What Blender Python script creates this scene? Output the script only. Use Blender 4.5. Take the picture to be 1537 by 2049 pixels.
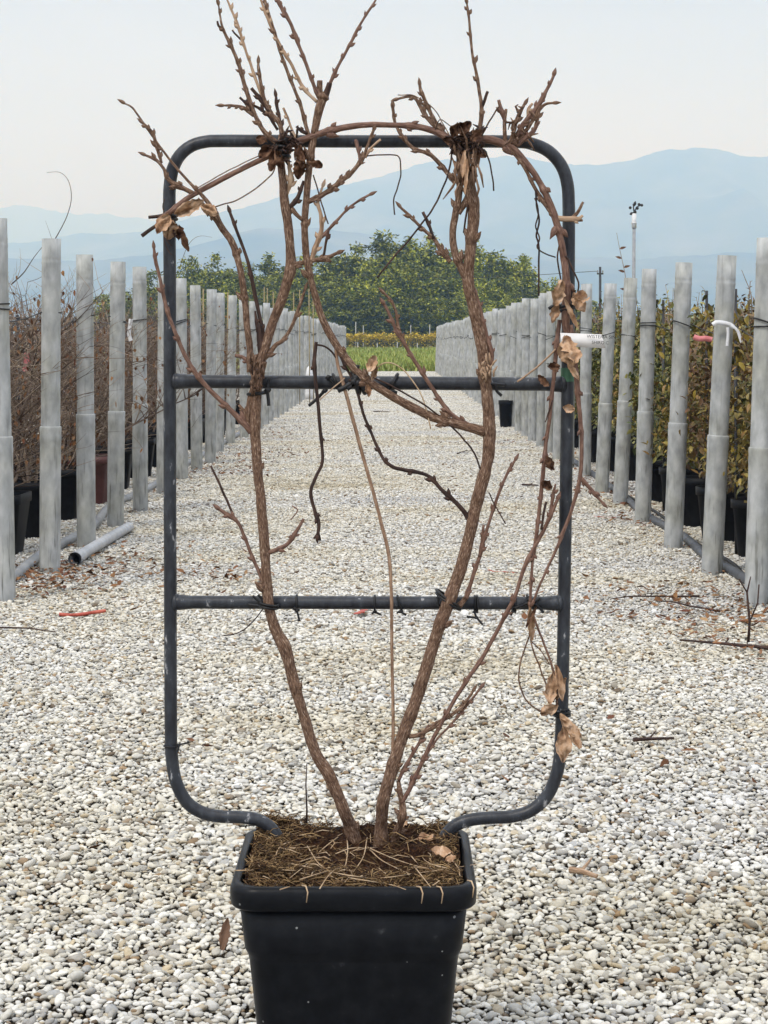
import bpy, math, random
import numpy as np
from mathutils import Vector, Matrix, noise as mnoise

for o in list(bpy.data.objects):
    bpy.data.objects.remove(o)
scene = bpy.context.scene
COL = scene.collection
R = math.radians
random.seed(11)

# ------------------------------------------------------------------ camera
F = 3850.0          # focal length in pixels of the 1537 x 2049 photograph
VX, VY = 785.0, 680.0   # vanishing point of the lane
H = 1.15            # camera height
cd = bpy.data.cameras.new('camera')
cam = bpy.data.objects.new('camera', cd)
COL.objects.link(cam)
cam.location = (0, 0, H)
cam.rotation_euler = (R(90), 0, 0)
cd.sensor_fit = 'VERTICAL'
cd.sensor_height = 36.0
cd.lens = 36.0 * F / 2049.0
cd.shift_x = -(VX - 768.5) / 2049.0
cd.shift_y = -(1024.5 - VY) / 2049.0
cd.clip_start = 0.05
cd.clip_end = 60000
scene.camera = cam

def P(px, py, Y):
    return Vector(((px - VX) * Y / F, Y, H - (py - VY) * Y / F))
def G(px, py):                       # a point of the ground
    Y = F * H / (py - VY)
    return Vector(((px - VX) * Y / F, Y, 0))

# ------------------------------------------------------------------ world, sun, exposure
SUN_EL, SUN_AZ = 50.0, 215.0         # high, behind the camera to the left, veiled by cloud
w = bpy.data.worlds.new("World")
scene.world = w
w.use_nodes = True
nt = w.node_tree
nt.nodes.clear()
N = nt.nodes.new
out = N('ShaderNodeOutputWorld'); bg = N('ShaderNodeBackground')
sky = N('ShaderNodeTexSky'); sky.sky_type = 'NISHITA'; sky.sun_disc = False
sky.sun_elevation = R(SUN_EL); sky.sun_rotation = R(SUN_AZ)
tc = N('ShaderNodeTexCoord'); sep = N('ShaderNodeSeparateXYZ')
nt.links.new(tc.outputs['Generated'], sep.inputs[0])
ramp = N('ShaderNodeValToRGB')
nt.links.new(sep.outputs['Z'], ramp.inputs[0])
cr = ramp.color_ramp
cr.elements[0].position = 0.0; cr.elements[0].color = (9.6, 10.3, 12.9, 1)
cr.elements[1].position = 1.0; cr.elements[1].color = (12.6, 13.2, 14.6, 1)
for p, c in ((0.075, (9.2, 9.9, 11.8)), (0.12, (8.0, 8.4, 9.5)), (0.18, (6.4, 6.55, 6.95)), (0.45, (9.6, 10.4, 11.8))):
    e = cr.elements.new(p); e.color = (*c, 1)
mp = N('ShaderNodeMapping'); mp.inputs['Scale'].default_value = (1.4, 1.4, 6.0)
cl = N('ShaderNodeTexNoise'); cl.inputs['Scale'].default_value = 2.2; cl.inputs['Detail'].default_value = 6
nt.links.new(tc.outputs['Generated'], mp.inputs[0]); nt.links.new(mp.outputs[0], cl.inputs['Vector'])
mr = N('ShaderNodeMapRange'); mr.inputs[1].default_value = 0.3; mr.inputs[2].default_value = 0.75
mr.inputs[3].default_value = 0.84; mr.inputs[4].default_value = 1.12
nt.links.new(cl.outputs['Fac'], mr.inputs[0])
vm = N('ShaderNodeVectorMath'); vm.operation = 'SCALE'
nt.links.new(ramp.outputs[0], vm.inputs[0]); nt.links.new(mr.outputs[0], vm.inputs['Scale'])
mx = N('ShaderNodeMix'); mx.data_type = 'RGBA'; mx.inputs[0].default_value = 0.88
nt.links.new(sky.outputs[0], mx.inputs[6]); nt.links.new(vm.outputs[0], mx.inputs[7])
nt.links.new(mx.outputs[2], bg.inputs[0])
bg.inputs[1].default_value = 0.11
nt.links.new(bg.outputs[0], out.inputs[0])

sd = bpy.data.lights.new('sun', 'SUN'); so = bpy.data.objects.new('sun', sd); COL.objects.link(so)
sd.energy = 1.5; sd.angle = R(10); sd.color = (1.0, 0.97, 0.93)
so.rotation_euler = (R(90 - SUN_EL), 0, R(-35))
scene.view_settings.view_transform = 'Standard'
scene.view_settings.look = 'None'
scene.view_settings.gamma = 1
scene.view_settings.exposure = 0.22
scene.render.engine = 'CYCLES'
scene.cycles.max_bounces = 10
scene.cycles.volume_bounces = 8
scene.cycles.diffuse_bounces = 1

# ------------------------------------------------------------------ helpers
def tag(o, label=None, cat=None, group=None, kind=None):
    if label: o['label'] = label
    if cat: o['category'] = cat
    if group: o['group'] = group
    if kind: o['kind'] = kind
    return o

def empty(name, loc, label=None, cat=None, group=None, rot=(0, 0, 0)):
    o = bpy.data.objects.new(name, None)
    o.empty_display_size = 0.1
    COL.objects.link(o)
    o.location = loc; o.rotation_euler = rot
    return tag(o, label, cat, group)

class MB:
    def __init__(s):
        s.v = []; s.f = []; s.tc = {}
    def tube(s, pts, rad, sides=8, caps=True, knob=0.0, seed=0.0):
        pts = [Vector(p) for p in pts]
        n = len(pts)
        if n < 2: return
        base = len(s.v)
        t0 = (pts[1] - pts[0]).normalized()
        up = Vector((0, -1, 0)) if abs(t0.y) < 0.9 else Vector((1, 0, 0))
        nx = t0.cross(up).normalized()
        run = 0.0
        for i, p in enumerate(pts):
            if i: run += (pts[i] - pts[i - 1]).length
            t = (pts[min(i + 1, n - 1)] - pts[max(i - 1, 0)])
            if t.length < 1e-9: t = t0
            t = t.normalized()
            nx = (nx - t * nx.dot(t))
            nx = nx.normalized() if nx.length > 1e-6 else t.orthogonal().normalized()
            ny = t.cross(nx)
            r = rad[i] if hasattr(rad, '__len__') else rad
            for k in range(sides):
                a = 2 * math.pi * k / sides
                rr = r
                if knob:
                    d = nx * math.cos(a) + ny * math.sin(a)
                    rr = r * (1 + knob * mnoise.noise((p * 38 + d * 0.7) + Vector((seed, 0, 0))) + 0.35 * knob * mnoise.noise((p * 90 + d * 1.6)))
                s.tc[len(s.v)] = (math.cos(a) * r + seed, math.sin(a) * r, run * 0.2 + seed * .37)
                s.v.append(p + (nx * math.cos(a) + ny * math.sin(a)) * rr)
        for i in range(n - 1):
            for k in range(sides):
                a = base + i * sides + k; b = base + i * sides + (k + 1) % sides
                s.f.append((a, b, b + sides, a + sides))
        if caps:
            s.f.append(tuple(base + k for k in reversed(range(sides))))
            s.f.append(tuple(base + (n - 1) * sides + k for k in range(sides)))
    def ell(s, c, ax, r, L, seg=6, rings=4, tip=0.0):
        """bud-like ellipsoid along ax (unit), half length L, radius r, pointed by tip"""
        c = Vector(c); ax = Vector(ax).normalized()
        pts = []; rad = []
        for i in range(rings + 1):
            t = i / rings
            pts.append(c + ax * (2 * t - 1) * L)
            q = math.sin(math.pi * min(0.97, max(0.03, t ** (1 - 0.35 * tip))))
            rad.append(max(r * q, r * 0.08))
        s.tube(pts, rad, seg)
    def box(s, c, sx, sy, sz, rz=0.0):
        b = len(s.v); ca, sa = math.cos(rz), math.sin(rz)
        for dz in (-1, 1):
            for dx, dy in ((-1, -1), (1, -1), (1, 1), (-1, 1)):
                x, y = dx * sx / 2, dy * sy / 2
                s.v.append(Vector((c[0] + x * ca - y * sa, c[1] + x * sa + y * ca, c[2] + dz * sz / 2)))
        for q in ((3, 2, 1, 0), (4, 5, 6, 7), (0, 1, 5, 4), (1, 2, 6, 5), (2, 3, 7, 6), (3, 0, 4, 7)):
            s.f.append(tuple(b + k for k in q))
    def lathe(s, prof, seg=24, c=(0, 0, 0), squ=None):
        b = len(s.v); n = len(prof)
        for r, z in prof:
            for k in range(seg):
                a = 2 * math.pi * k / seg
                s.v.append(Vector((c[0] + r * math.cos(a), c[1] + r * math.sin(a), c[2] + z)))
        for i in range(n - 1):
            for k in range(seg):
                a = b + i * seg + k; e = b + i * seg + (k + 1) % seg
                s.f.append((a, e, e + seg, a + seg))
    def rsq(s, prof, seg=8, c=(0, 0, 0)):
        """rounded square rings: prof = (halfwidth x, halfwidth y, corner radius, z)"""
        b = len(s.v); m = 4 * (seg + 1)
        for hx, hy, cr, z in prof:
            for q, (sx, sy) in enumerate(((1, 1), (-1, 1), (-1, -1), (1, -1))):
                for k in range(seg + 1):
                    a = math.pi / 2 * (q + k / seg)
                    s.v.append(Vector((c[0] + sx * (hx - cr) + cr * math.cos(a), c[1] + sy * (hy - cr) + cr * math.sin(a), c[2] + z)))
        for i in range(len(prof) - 1):
            for k in range(m):
                a = b + i * m + k; e = b + i * m + (k + 1) % m
                s.f.append((a, e, e + m, a + m))
        return b, m
    def leaf(s, c, d, nrm, L, W, fold=0.25, curl=0.2):
        """lens shaped leaf from c along d, folded at the midrib"""
        c = Vector(c); d = Vector(d).normalized(); nrm = Vector(nrm)
        sd_ = d.cross(nrm)
        sd_ = sd_.normalized() if sd_.length > 1e-5 else d.orthogonal().normalized()
        n = sd_.cross(d)
        b = len(s.v)
        ts = (0.0, 0.3, 0.65, 1.0); ws = (0.06, 0.5, 0.42, 0.02)
        for t, ww in zip(ts, ws):
            m = c + d * L * t - n * curl * L * t * t
            s.v += [m - sd_ * W * ww + n * fold * W * ww, m, m + sd_ * W * ww + n * fold * W * ww]
        for i in range(3):
            a = b + i * 3
            s.f += [(a, a + 1, a + 4, a + 3), (a + 1, a + 2, a + 5, a + 4)]
    def crumple(s, c, d, nrm, L, W, amp=0.3, seed=0.0, nu=8, nv=12):
        """dried curled leaf: a wavy lens shaped sheet"""
        c = Vector(c); d = Vector(d).normalized(); nrm = Vector(nrm)
        sd_ = d.cross(nrm).normalized(); n = sd_.cross(d)
        b = len(s.v)
        for j in range(nv + 1):
            t = j / nv
            ww = 0.5 * W * (math.sin(math.pi * (0.04 + 0.93 * t)) ** 0.8) * (1 + 0.35 * mnoise.noise(Vector((t * 11, seed, 3))))
            for i in range(nu + 1):
                u = 2 * i / nu - 1
                q = Vector((u * 1.5, t * 2.6, seed))
                off = n * (amp * W * (mnoise.noise(q) + .8 * mnoise.noise(q * 2.7 + Vector((0, 9, 0)))) + 0.35 * W * abs(u) ** 1.5 * (0.6 + mnoise.noise(q * 0.7 + Vector((5, 0, 0)))) + amp * 0.5 * L * math.sin(t * 2.4 + seed) * 0.5)
                p = c + d * L * t + sd_ * ww * u * (0.85 + 0.2 * mnoise.noise(q * 2.1)) + off
                s.v.append(p)
        m = nu + 1
        for j in range(nv):
            for i in range(nu):
                a = b + j * m + i
                s.f.append((a, a + 1, a + m + 1, a + m))
    def build(s, name, mat, parent=None, smooth=True, origin=None):
        me = bpy.data.meshes.new(name)
        vs = s.v
        if origin is not None:
            og = Vector(origin); vs = [v - og for v in vs]
        me.from_pydata([tuple(v) for v in vs], [], s.f)
        if smooth: me.polygons.foreach_set('use_smooth', [True] * len(me.polygons))
        me.materials.append(mat)
        if s.tc and mat.name.startswith('bark'):
            at = me.attributes.new('stem_co', 'FLOAT_VECTOR', 'POINT')
            at.data.foreach_set('vector', np.array([s.tc.get(i, tuple(vs[i])) for i in range(len(vs))], dtype=np.float32).ravel())
        me.update()
        o = bpy.data.objects.new(name, me)
        COL.objects.link(o)
        if origin is not None: o.location = origin
        if parent is not None: o.parent = parent
        return o

def rel(o, parent):
    """parent o to an Empty keeping the place it was built in (mesh in world coordinates)"""
    o.parent = parent
    o.matrix_parent_inverse = Matrix.Translation(parent.location).inverted()
    return o

def np_mesh(name, V, Fq, mat, smooth=True):
    me = bpy.data.meshes.new(name)
    V = np.asarray(V, dtype=np.float32); Fq = np.asarray(Fq, dtype=np.int32)
    k = Fq.shape[1]
    me.vertices.add(len(V)); me.vertices.foreach_set('co', V.ravel())
    me.loops.add(Fq.size); me.loops.foreach_set('vertex_index', Fq.ravel())
    me.polygons.add(len(Fq))
    me.polygons.foreach_set('loop_start', np.arange(len(Fq), dtype=np.int32) * k)
    me.polygons.foreach_set('loop_total', np.full(len(Fq), k, dtype=np.int32))
    if smooth: me.polygons.foreach_set('use_smooth', np.ones(len(Fq), dtype=bool))
    me.materials.append(mat)
    me.update(calc_edges=True); me.validate()
    return me

def catmull(pts, step):
    """resample a polyline of tuples (any dimension) smoothly"""
    a = [np.array(p, dtype=float) for p in pts]
    if len(a) == 2:
        n = max(2, int(np.linalg.norm(a[1][:2] - a[0][:2]) / step))
        return [a[0] + (a[1] - a[0]) * i / n for i in range(n + 1)]
    a = [2 * a[0] - a[1]] + a + [2 * a[-1] - a[-2]]
    outp = []
    for i in range(1, len(a) - 2):
        p0, p1, p2, p3 = a[i - 1:i + 3]
        n = max(1, int(np.linalg.norm(p2[:2] - p1[:2]) / step))
        for k in range(n):
            t = k / n
            outp.append(0.5 * ((2 * p1) + (-p0 + p2) * t + (2 * p0 - 5 * p1 + 4 * p2 - p3) * t * t + (-p0 + 3 * p1 - 3 * p2 + p3) * t ** 3))
    outp.append(a[-2])
    return outp

# ------------------------------------------------------------------ materials
def mat(name, rough=0.6, spec=0.4):
    m = bpy.data.materials.new(name); m.use_nodes = True
    b = m.node_tree.nodes['Principled BSDF']
    b.inputs['Roughness'].default_value = rough
    b.inputs['Specular IOR Level'].default_value = spec
    return m, m.node_tree, b

def noisy(name, cols, scale=20.0, detail=6, rough=0.6, spec=0.4, stretch=(1, 1, 1), bump=0.0, bscale=None, bdist=0.002, island=None, space='Object', objrand=0.0, pos=None):
    m, t, b = mat(name, rough, spec)
    N = t.nodes.new; L = t.links.new
    tc = N('ShaderNodeTexCoord'); mp = N('ShaderNodeMapping'); mp.inputs['Scale'].default_value = stretch
    if name.startswith('bark'):
        an = N('ShaderNodeAttribute'); an.attribute_name = 'stem_co'; L(an.outputs['Vector'], mp.inputs[0])
    elif space == 'World':
        g = N('ShaderNodeNewGeometry'); L(g.outputs['Position'], mp.inputs[0])
    else:
        L(tc.outputs[space], mp.inputs[0])
    nz = N('ShaderNodeTexNoise'); nz.inputs['Scale'].default_value = scale; nz.inputs['Detail'].default_value = detail
    nz.inputs['Roughness'].default_value = 0.6
    L(mp.outputs[0], nz.inputs['Vector'])
    rp = N('ShaderNodeValToRGB'); L(nz.outputs['Fac'], rp.inputs[0])
    n = len(cols)
    ps = pos or [0.32 + 0.36 * i / max(1, n - 1) for i in range(n)]
    e = rp.color_ramp.elements
    e[0].position = ps[0]; e[0].color = (*cols[0], 1); e[1].position = ps[-1]; e[1].color = (*cols[-1], 1)
    for i in range(1, n - 1):
        q = e.new(ps[i]); q.color = (*cols[i], 1)
    colout = rp.outputs[0]
    if island:
        g = N('ShaderNodeNewGeometry')
        r2 = N('ShaderNodeValToRGB'); r2.color_ramp.interpolation = 'LINEAR'
        L(g.outputs['Random Per Island'], r2.inputs[0])
        k = len(island); e = r2.color_ramp.elements
        e[0].position = 0; e[0].color = (*island[0], 1); e[1].position = 1; e[1].color = (*island[-1], 1)
        for i in range(1, k - 1):
            q = e.new(i / (k - 1)); q.color = (*island[i], 1)
        mx = N('ShaderNodeMix'); mx.data_type = 'RGBA'; mx.blend_type = 'MULTIPLY'; mx.inputs[0].default_value = 1
        L(colout, mx.inputs[6]); L(r2.outputs[0], mx.inputs[7]); colout = mx.outputs[2]
    if objrand:
        oi = N('ShaderNodeObjectInfo'); mr = N('ShaderNodeMapRange')
        mr.inputs[3].default_value = 1 - objrand; mr.inputs[4].default_value = 1 + objrand
        L(oi.outputs['Random'], mr.inputs[0])
        vm = N('ShaderNodeVectorMath'); vm.operation = 'SCALE'
        L(colout, vm.inputs[0]); L(mr.outputs[0], vm.inputs['Scale']); colout = vm.outputs[0]
    L(colout, b.inputs['Base Color'])
    if bump:
        n2 = N('ShaderNodeTexNoise'); n2.inputs['Scale'].default_value = bscale or scale * 2; n2.inputs['Detail'].default_value = 5
        L(mp.outputs[0], n2.inputs['Vector'])
        bp = N('ShaderNodeBump'); bp.inputs['Strength'].default_value = bump; bp.inputs['Distance'].default_value = bdist
        L(n2.outputs['Fac'], bp.inputs['Height']); L(bp.outputs[0], b.inputs['Normal'])
    return m

M = {}
M['bark'] = noisy('bark', [(0.040, 0.024, 0.018), (0.155, 0.088, 0.056), (0.245, 0.155, 0.104), (0.50, 0.38, 0.28)], 520, 10, 0.8, 0.25, (1, 1, 1.3), 1.0, 620, 0.003, pos=[.30, .47, .58, .70])
M['bark_tan'] = noisy('bark_tan', [(0.14, 0.08, 0.048), (0.29, 0.18, 0.115), (0.42, 0.29, 0.20)], 250, 8, 0.7, 0.3, (1, 1, 1), 0.5, 300, 0.002)
M['bark_red'] = noisy('bark_red', [(0.045, 0.023, 0.018), (0.140, 0.072, 0.050), (0.225, 0.130, 0.092), (0.44, 0.31, 0.23)], 420, 8, 0.65, 0.35, (1, 1, 1), 0.6, 300, 0.002, pos=[.25, .45, .62, .8])
M['bark_dark'] = noisy('bark_dark', [(0.016, 0.010, 0.009), (0.045, 0.024, 0.018), (0.10, 0.055, 0.04)], 160, 6, 0.7, 0.3, (1, 1, 1), 0.6, 300, 0.002)
M['bark_pale'] = noisy('bark_pale', [(0.20, 0.12, 0.07), (0.42, 0.28, 0.18), (0.56, 0.42, 0.30)], 150, 6, 0.7, 0.3, (1, 1, 1), 0.5, 300, 0.002)
M['dry_leaf'] = noisy('dry_leaf', [(0.24, 0.125, 0.07), (0.52, 0.33, 0.20), (0.68, 0.50, 0.36)], 60, 6, 0.8, 0.2, (1, 1, 1), 0.5, 200, 0.002)
M['dry_leaf_dark'] = noisy('dry_leaf_dark', [(0.03, 0.014, 0.010), (0.12, 0.06, 0.035), (0.26, 0.15, 0.09)], 70, 6, 0.8, 0.2, (1, 1, 1), 0.5, 200, 0.002)
M['iron'] = noisy('iron', [(0.012, 0.013, 0.017), (0.026, 0.029, 0.036), (0.044, 0.050, 0.060), (0.42, 0.42, 0.43)], 75, 12, 0.40, 0.4, (1, 1, 0.45), 0.35, 300, 0.0015, pos=[0.30, 0.48, 0.63, 0.70])
M['tie'] = noisy('tie', [(0.006, 0.006, 0.007), (0.014, 0.014, 0.016)], 80, 3, 0.5, 0.4)
M['pot'] = noisy('pot', [(0.0035, 0.0040, 0.0055), (0.0055, 0.0065, 0.0085), (0.0095, 0.0105, 0.013), (0.05, 0.052, 0.055)], 38, 12, 0.36, 0.14, (1, 1, 1), 0.12, 500, 0.001, pos=[0.25, 0.45, 0.66, 0.80])
def speck(m, scale, thr, col):
    t = m.node_tree; N = t.nodes.new; L = t.links.new; b = t.nodes['Principled BSDF']
    src = b.inputs['Base Color'].links[0].from_socket
    tc = N('ShaderNodeTexCoord'); vo = N('ShaderNodeTexVoronoi'); vo.inputs['Scale'].default_value = scale
    L(tc.outputs['Object'], vo.inputs['Vector'])
    lt = N('ShaderNodeMath'); lt.operation = 'LESS_THAN'; L(vo.outputs['Distance'], lt.inputs[0])
    sx = N('ShaderNodeSeparateColor'); L(vo.outputs['Color'], sx.inputs[0])
    pw = N('ShaderNodeMath'); pw.operation = 'POWER'; L(sx.outputs[0], pw.inputs[0]); pw.inputs[1].default_value = 6
    ml = N('ShaderNodeMath'); ml.operation = 'MULTIPLY'; L(pw.outputs[0], ml.inputs[0]); ml.inputs[1].default_value = thr
    L(ml.outputs[0], lt.inputs[1])
    mx = N('ShaderNodeMix'); mx.data_type = 'RGBA'; L(lt.outputs[0], mx.inputs[0]); L(src, mx.inputs[6]); mx.inputs[7].default_value = (*col, 1)
    L(mx.outputs[2], b.inputs['Base Color'])
speck(M['pot'], 62, 0.16, (0.24, 0.25, 0.25))
M['pot_plain'] = noisy('pot_plain', [(0.006, 0.0065, 0.008), (0.014, 0.015, 0.017)], 20, 6, 0.5, 0.12)
M['pot_brown'] = noisy('pot_brown', [(0.075, 0.028, 0.026), (0.13, 0.05, 0.045)], 12, 6, 0.5, 0.4)
M['soil'] = noisy('soil', [(0.010, 0.005, 0.004), (0.035, 0.017, 0.010), (0.10, 0.05, 0.025)], 130, 8, 0.95, 0.1, (1, 1, 1), 1.0, 260, 0.006)
M['fibre'] = noisy('fibre', [(0.7, 0.7, 0.7), (1, 1, 1)], 40, 3, 0.85, 0.2, island=[(0.02, 0.011, 0.007), (0.09, 0.047, 0.024), (0.25, 0.15, 0.07), (0.46, 0.31, 0.15), (0.035, 0.018, 0.011), (0.13, 0.08, 0.035)])
M['straw'] = noisy('straw', [(0.34, 0.22, 0.12), (0.62, 0.47, 0.31)], 60, 3, 0.7, 0.3)
M['paper'] = noisy('paper', [(0.76, 0.74, 0.72), (0.82, 0.80, 0.78)], 30, 3, 0.6, 0.3)
M['ink'] = noisy('ink', [(0.012, 0.012, 0.013), (0.02, 0.02, 0.02)], 30, 2, 0.6, 0.3)
M['green_tape'] = noisy('green_tape', [(0.035, 0.10, 0.055), (0.07, 0.17, 0.10)], 40, 4, 0.45, 0.4)
M['white_tape'] = noisy('white_tape', [(0.66, 0.67, 0.68), (0.80, 0.80, 0.80)], 30, 3, 0.5, 0.4)
M['pink_tape'] = noisy('pink_tape', [(0.62, 0.16, 0.17), (0.75, 0.30, 0.30)], 30, 3, 0.5, 0.4)
M['red_tape'] = noisy('red_tape', [(0.40, 0.06, 0.04), (0.55, 0.14, 0.09)], 30, 3, 0.5, 0.4)
M['pvc'] = noisy('pvc', [(0.36, 0.37, 0.385), (0.52, 0.535, 0.55)], 15, 5, 0.45, 0.4)
M['hose'] = noisy('hose', [(0.06, 0.065, 0.075), (0.13, 0.14, 0.155)], 12, 5, 0.5, 0.4)
M['cane'] = noisy('cane', [(0.22, 0.17, 0.08), (0.36, 0.29, 0.15)], 12, 3, 0.6, 0.3)
M['twig'] = noisy('twig', [(0.55, 0.55, 0.55), (1, 1, 1)], 30, 3, 0.8, 0.2, island=[(0.06, 0.042, 0.036), (0.22, 0.155, 0.12), (0.40, 0.30, 0.22), (0.12, 0.085, 0.07), (0.60, 0.49, 0.38), (0.18, 0.13, 0.105), (0.48, 0.37, 0.27)])
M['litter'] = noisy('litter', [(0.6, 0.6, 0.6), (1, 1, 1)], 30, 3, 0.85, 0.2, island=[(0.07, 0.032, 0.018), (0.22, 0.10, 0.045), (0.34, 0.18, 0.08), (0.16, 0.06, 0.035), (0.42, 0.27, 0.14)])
M['hedge_gold'] = noisy('hedge_gold', [(0.75, 0.75, 0.75), (1, 1, 1)], 6, 3, 0.5, 0.4, island=[(0.05, 0.06, 0.012), (0.15, 0.12, 0.022), (0.40, 0.29, 0.05), (0.06, 0.045, 0.015), (0.50, 0.38, 0.10), (0.08, 0.09, 0.02), (0.30, 0.17, 0.05), (0.04, 0.045, 0.012)])
M['hedge_green'] = noisy('hedge_green', [(0.75, 0.75, 0.75), (1, 1, 1)], 6, 3, 0.45, 0.4, island=[(0.022, 0.04, 0.012), (0.06, 0.085, 0.018), (0.30, 0.28, 0.06), (0.03, 0.045, 0.014), (0.46, 0.43, 0.13), (0.11, 0.12, 0.03), (0.025, 0.035, 0.012)])
M['hedge_russet'] = noisy('hedge_russet', [(0.75, 0.75, 0.75), (1, 1, 1)], 6, 3, 0.5, 0.4, island=[(0.06, 0.045, 0.018), (0.20, 0.10, 0.04), (0.12, 0.06, 0.03), (0.33, 0.20, 0.07), (0.10, 0.09, 0.03), (0.26, 0.13, 0.05)])
M['bamboo_leaf'] = noisy('bamboo_leaf', [(0.55, 0.58, 0.6), (1.0, 1.0, 1.0), (1.5, 1.45, 1.2)], 0.42, 4, 0.55, 0.35, island=[(0.022, 0.040, 0.003), (0.11, 0.15, 0.008), (0.32, 0.33, 0.02), (0.040, 0.068, 0.005), (0.42, 0.40, 0.05), (0.19, 0.225, 0.012)], objrand=0.3)
M['bamboo_culm'] = noisy('bamboo_culm', [(0.06, 0.07, 0.03), (0.13, 0.12, 0.06)], 3, 3, 0.6, 0.3)
M['vine_leaf'] = noisy('vine_leaf', [(0.8, 0.8, 0.8), (1, 1, 1)], 0.5, 3, 0.6, 0.3, island=[(0.84, 0.58, 0.03), (0.88, 0.68, 0.06), (0.80, 0.54, 0.04), (0.34, 0.28, 0.03), (0.84, 0.54, 0.03)])
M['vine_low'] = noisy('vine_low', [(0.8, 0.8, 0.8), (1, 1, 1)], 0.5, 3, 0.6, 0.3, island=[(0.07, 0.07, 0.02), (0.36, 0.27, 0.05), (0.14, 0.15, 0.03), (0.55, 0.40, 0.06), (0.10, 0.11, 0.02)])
M['stake_white'] = noisy('stake_white', [(0.50, 0.50, 0.48), (0.62, 0.62, 0.60)], 5, 3, 0.6, 0.3)
M['dark_metal'] = noisy('dark_metal', [(0.02, 0.02, 0.022), (0.05, 0.05, 0.055)], 8, 3, 0.5, 0.4)
M['grey_metal'] = noisy('grey_metal', [(0.22, 0.23, 0.24), (0.36, 0.37, 0.38)], 6, 4, 0.5, 0.4)
M['dirt'] = noisy('dirt', [(0.018, 0.014, 0.010), (0.045, 0.035, 0.025), (0.09, 0.07, 0.05)], 14, 8, 0.95, 0.1, bump=0.6, bscale=60, bdist=0.01, space='World')
M['field'] = noisy('field', [(0.07, 0.085, 0.05), (0.13, 0.14, 0.085), (0.20, 0.18, 0.12)], 0.06, 8, 0.95, 0.1, bump=0.4, bscale=1.0, bdist=0.1, space='World')
M['meadow'] = noisy('meadow', [(0.16, 0.22, 0.04), (0.27, 0.33, 0.08), (0.40, 0.39, 0.14)], 0.35, 8, 0.95, 0.1, bump=0.6, bscale=3.0, bdist=0.1, space='World')
M['grass_blade'] = noisy('grass_blade', [(0.75, 0.75, 0.75), (1, 1, 1)], 0.4, 3, 0.7, 0.2, island=[(0.18, 0.24, 0.04), (0.28, 0.36, 0.08), (0.40, 0.43, 0.12), (0.23, 0.30, 0.06), (0.46, 0.42, 0.16)])
M['forest'] = noisy('forest', [(0.020, 0.030, 0.022), (0.045, 0.055, 0.035), (0.09, 0.09, 0.06), (0.16, 0.15, 0.12)], 0.004, 10, 0.95, 0.1, space='World')

def post_material():
    m, t, b = mat('post_pvc', 0.6, 0.35)
    N = t.nodes.new; L = t.links.new
    tc = N('ShaderNodeTexCoord'); oi = N('ShaderNodeObjectInfo')
    add = N('ShaderNodeVectorMath'); add.operation = 'ADD'
    L(tc.outputs['Object'], add.inputs[0]); 
    sc = N('ShaderNodeVectorMath'); sc.operation = 'SCALE'; sc.inputs[0].default_value = (13.1, 7.7, 31.3)
    L(oi.outputs['Random'], sc.inputs['Scale']); L(sc.outputs[0], add.inputs[1])
    def nz(scale, stretch, det=7):
        mp = N('ShaderNodeMapping'); mp.inputs['Scale'].default_value = stretch
        L(add.outputs[0], mp.inputs[0])
        n = N('ShaderNodeTexNoise'); n.inputs['Scale'].default_value = scale; n.inputs['Detail'].default_value = det
        L(mp.outputs[0], n.inputs['Vector']); return n
    n1 = nz(22, (1, 1, 0.5), 12)
    r1 = N('ShaderNodeValToRGB'); L(n1.outputs['Fac'], r1.inputs[0])
    e = r1.color_ramp.elements
    e[0].position = 0.3; e[0].color = (0.29, 0.302, 0.300, 1); e[1].position = 0.72; e[1].color = (0.53, 0.545, 0.54, 1)
    # streaks of dirt and scratches, denser towards the foot where mud splashes up
    n2 = nz(34, (1.6, 1.6, 0.14), 8)
    r2 = N('ShaderNodeValToRGB'); L(n2.outputs['Fac'], r2.inputs[0])
    e = r2.color_ramp.elements
    e[0].position = 0.57; e[0].color = (0, 0, 0, 1); e[1].position = 0.69; e[1].color = (1, 1, 1, 1)
    sp = N('ShaderNodeSeparateXYZ'); L(tc.outputs['Object'], sp.inputs[0])
    mr = N('ShaderNodeMapRange'); mr.inputs[1].default_value = 0.0; mr.inputs[2].default_value = 0.8
    mr.inputs[3].default_value = 0.80; mr.inputs[4].default_value = 0.25
    L(sp.outputs['Z'], mr.inputs[0])
    ml = N('ShaderNodeMath'); ml.operation = 'MULTIPLY'; L(r2.outputs[0], ml.inputs[0]); L(mr.outputs[0], ml.inputs[1])
    mx = N('ShaderNodeMix'); mx.data_type = 'RGBA'; L(ml.outputs[0], mx.inputs[0]); L(r1.outputs[0], mx.inputs[6]); mx.inputs[7].default_value = (0.085, 0.085, 0.07, 1)
    n3 = nz(5, (1, 1, 1), 5)
    r3 = N('ShaderNodeValToRGB'); L(n3.outputs['Fac'], r3.inputs[0])
    e = r3.color_ramp.elements
    e[0].position = 0.42; e[0].color = (1, 1, 1, 1); e[1].position = 0.75; e[1].color = (0.86, 0.84, 0.74, 1)
    m2 = N('ShaderNodeMix'); m2.data_type = 'RGBA'; m2.blend_type = 'MULTIPLY'; m2.inputs[0].default_value = 1
    L(mx.outputs[2], m2.inputs[6]); L(r3.outputs[0], m2.inputs[7])
    L(m2.outputs[2], b.inputs['Base Color'])
    bp = N('ShaderNodeBump'); bp.inputs['Strength'].default_value = 0.25; bp.inputs['Distance'].default_value = 0.003
    L(n1.outputs['Fac'], bp.inputs['Height']); L(bp.outputs[0], b.inputs['Normal'])
    return m
M['post'] = post_material()

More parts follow.
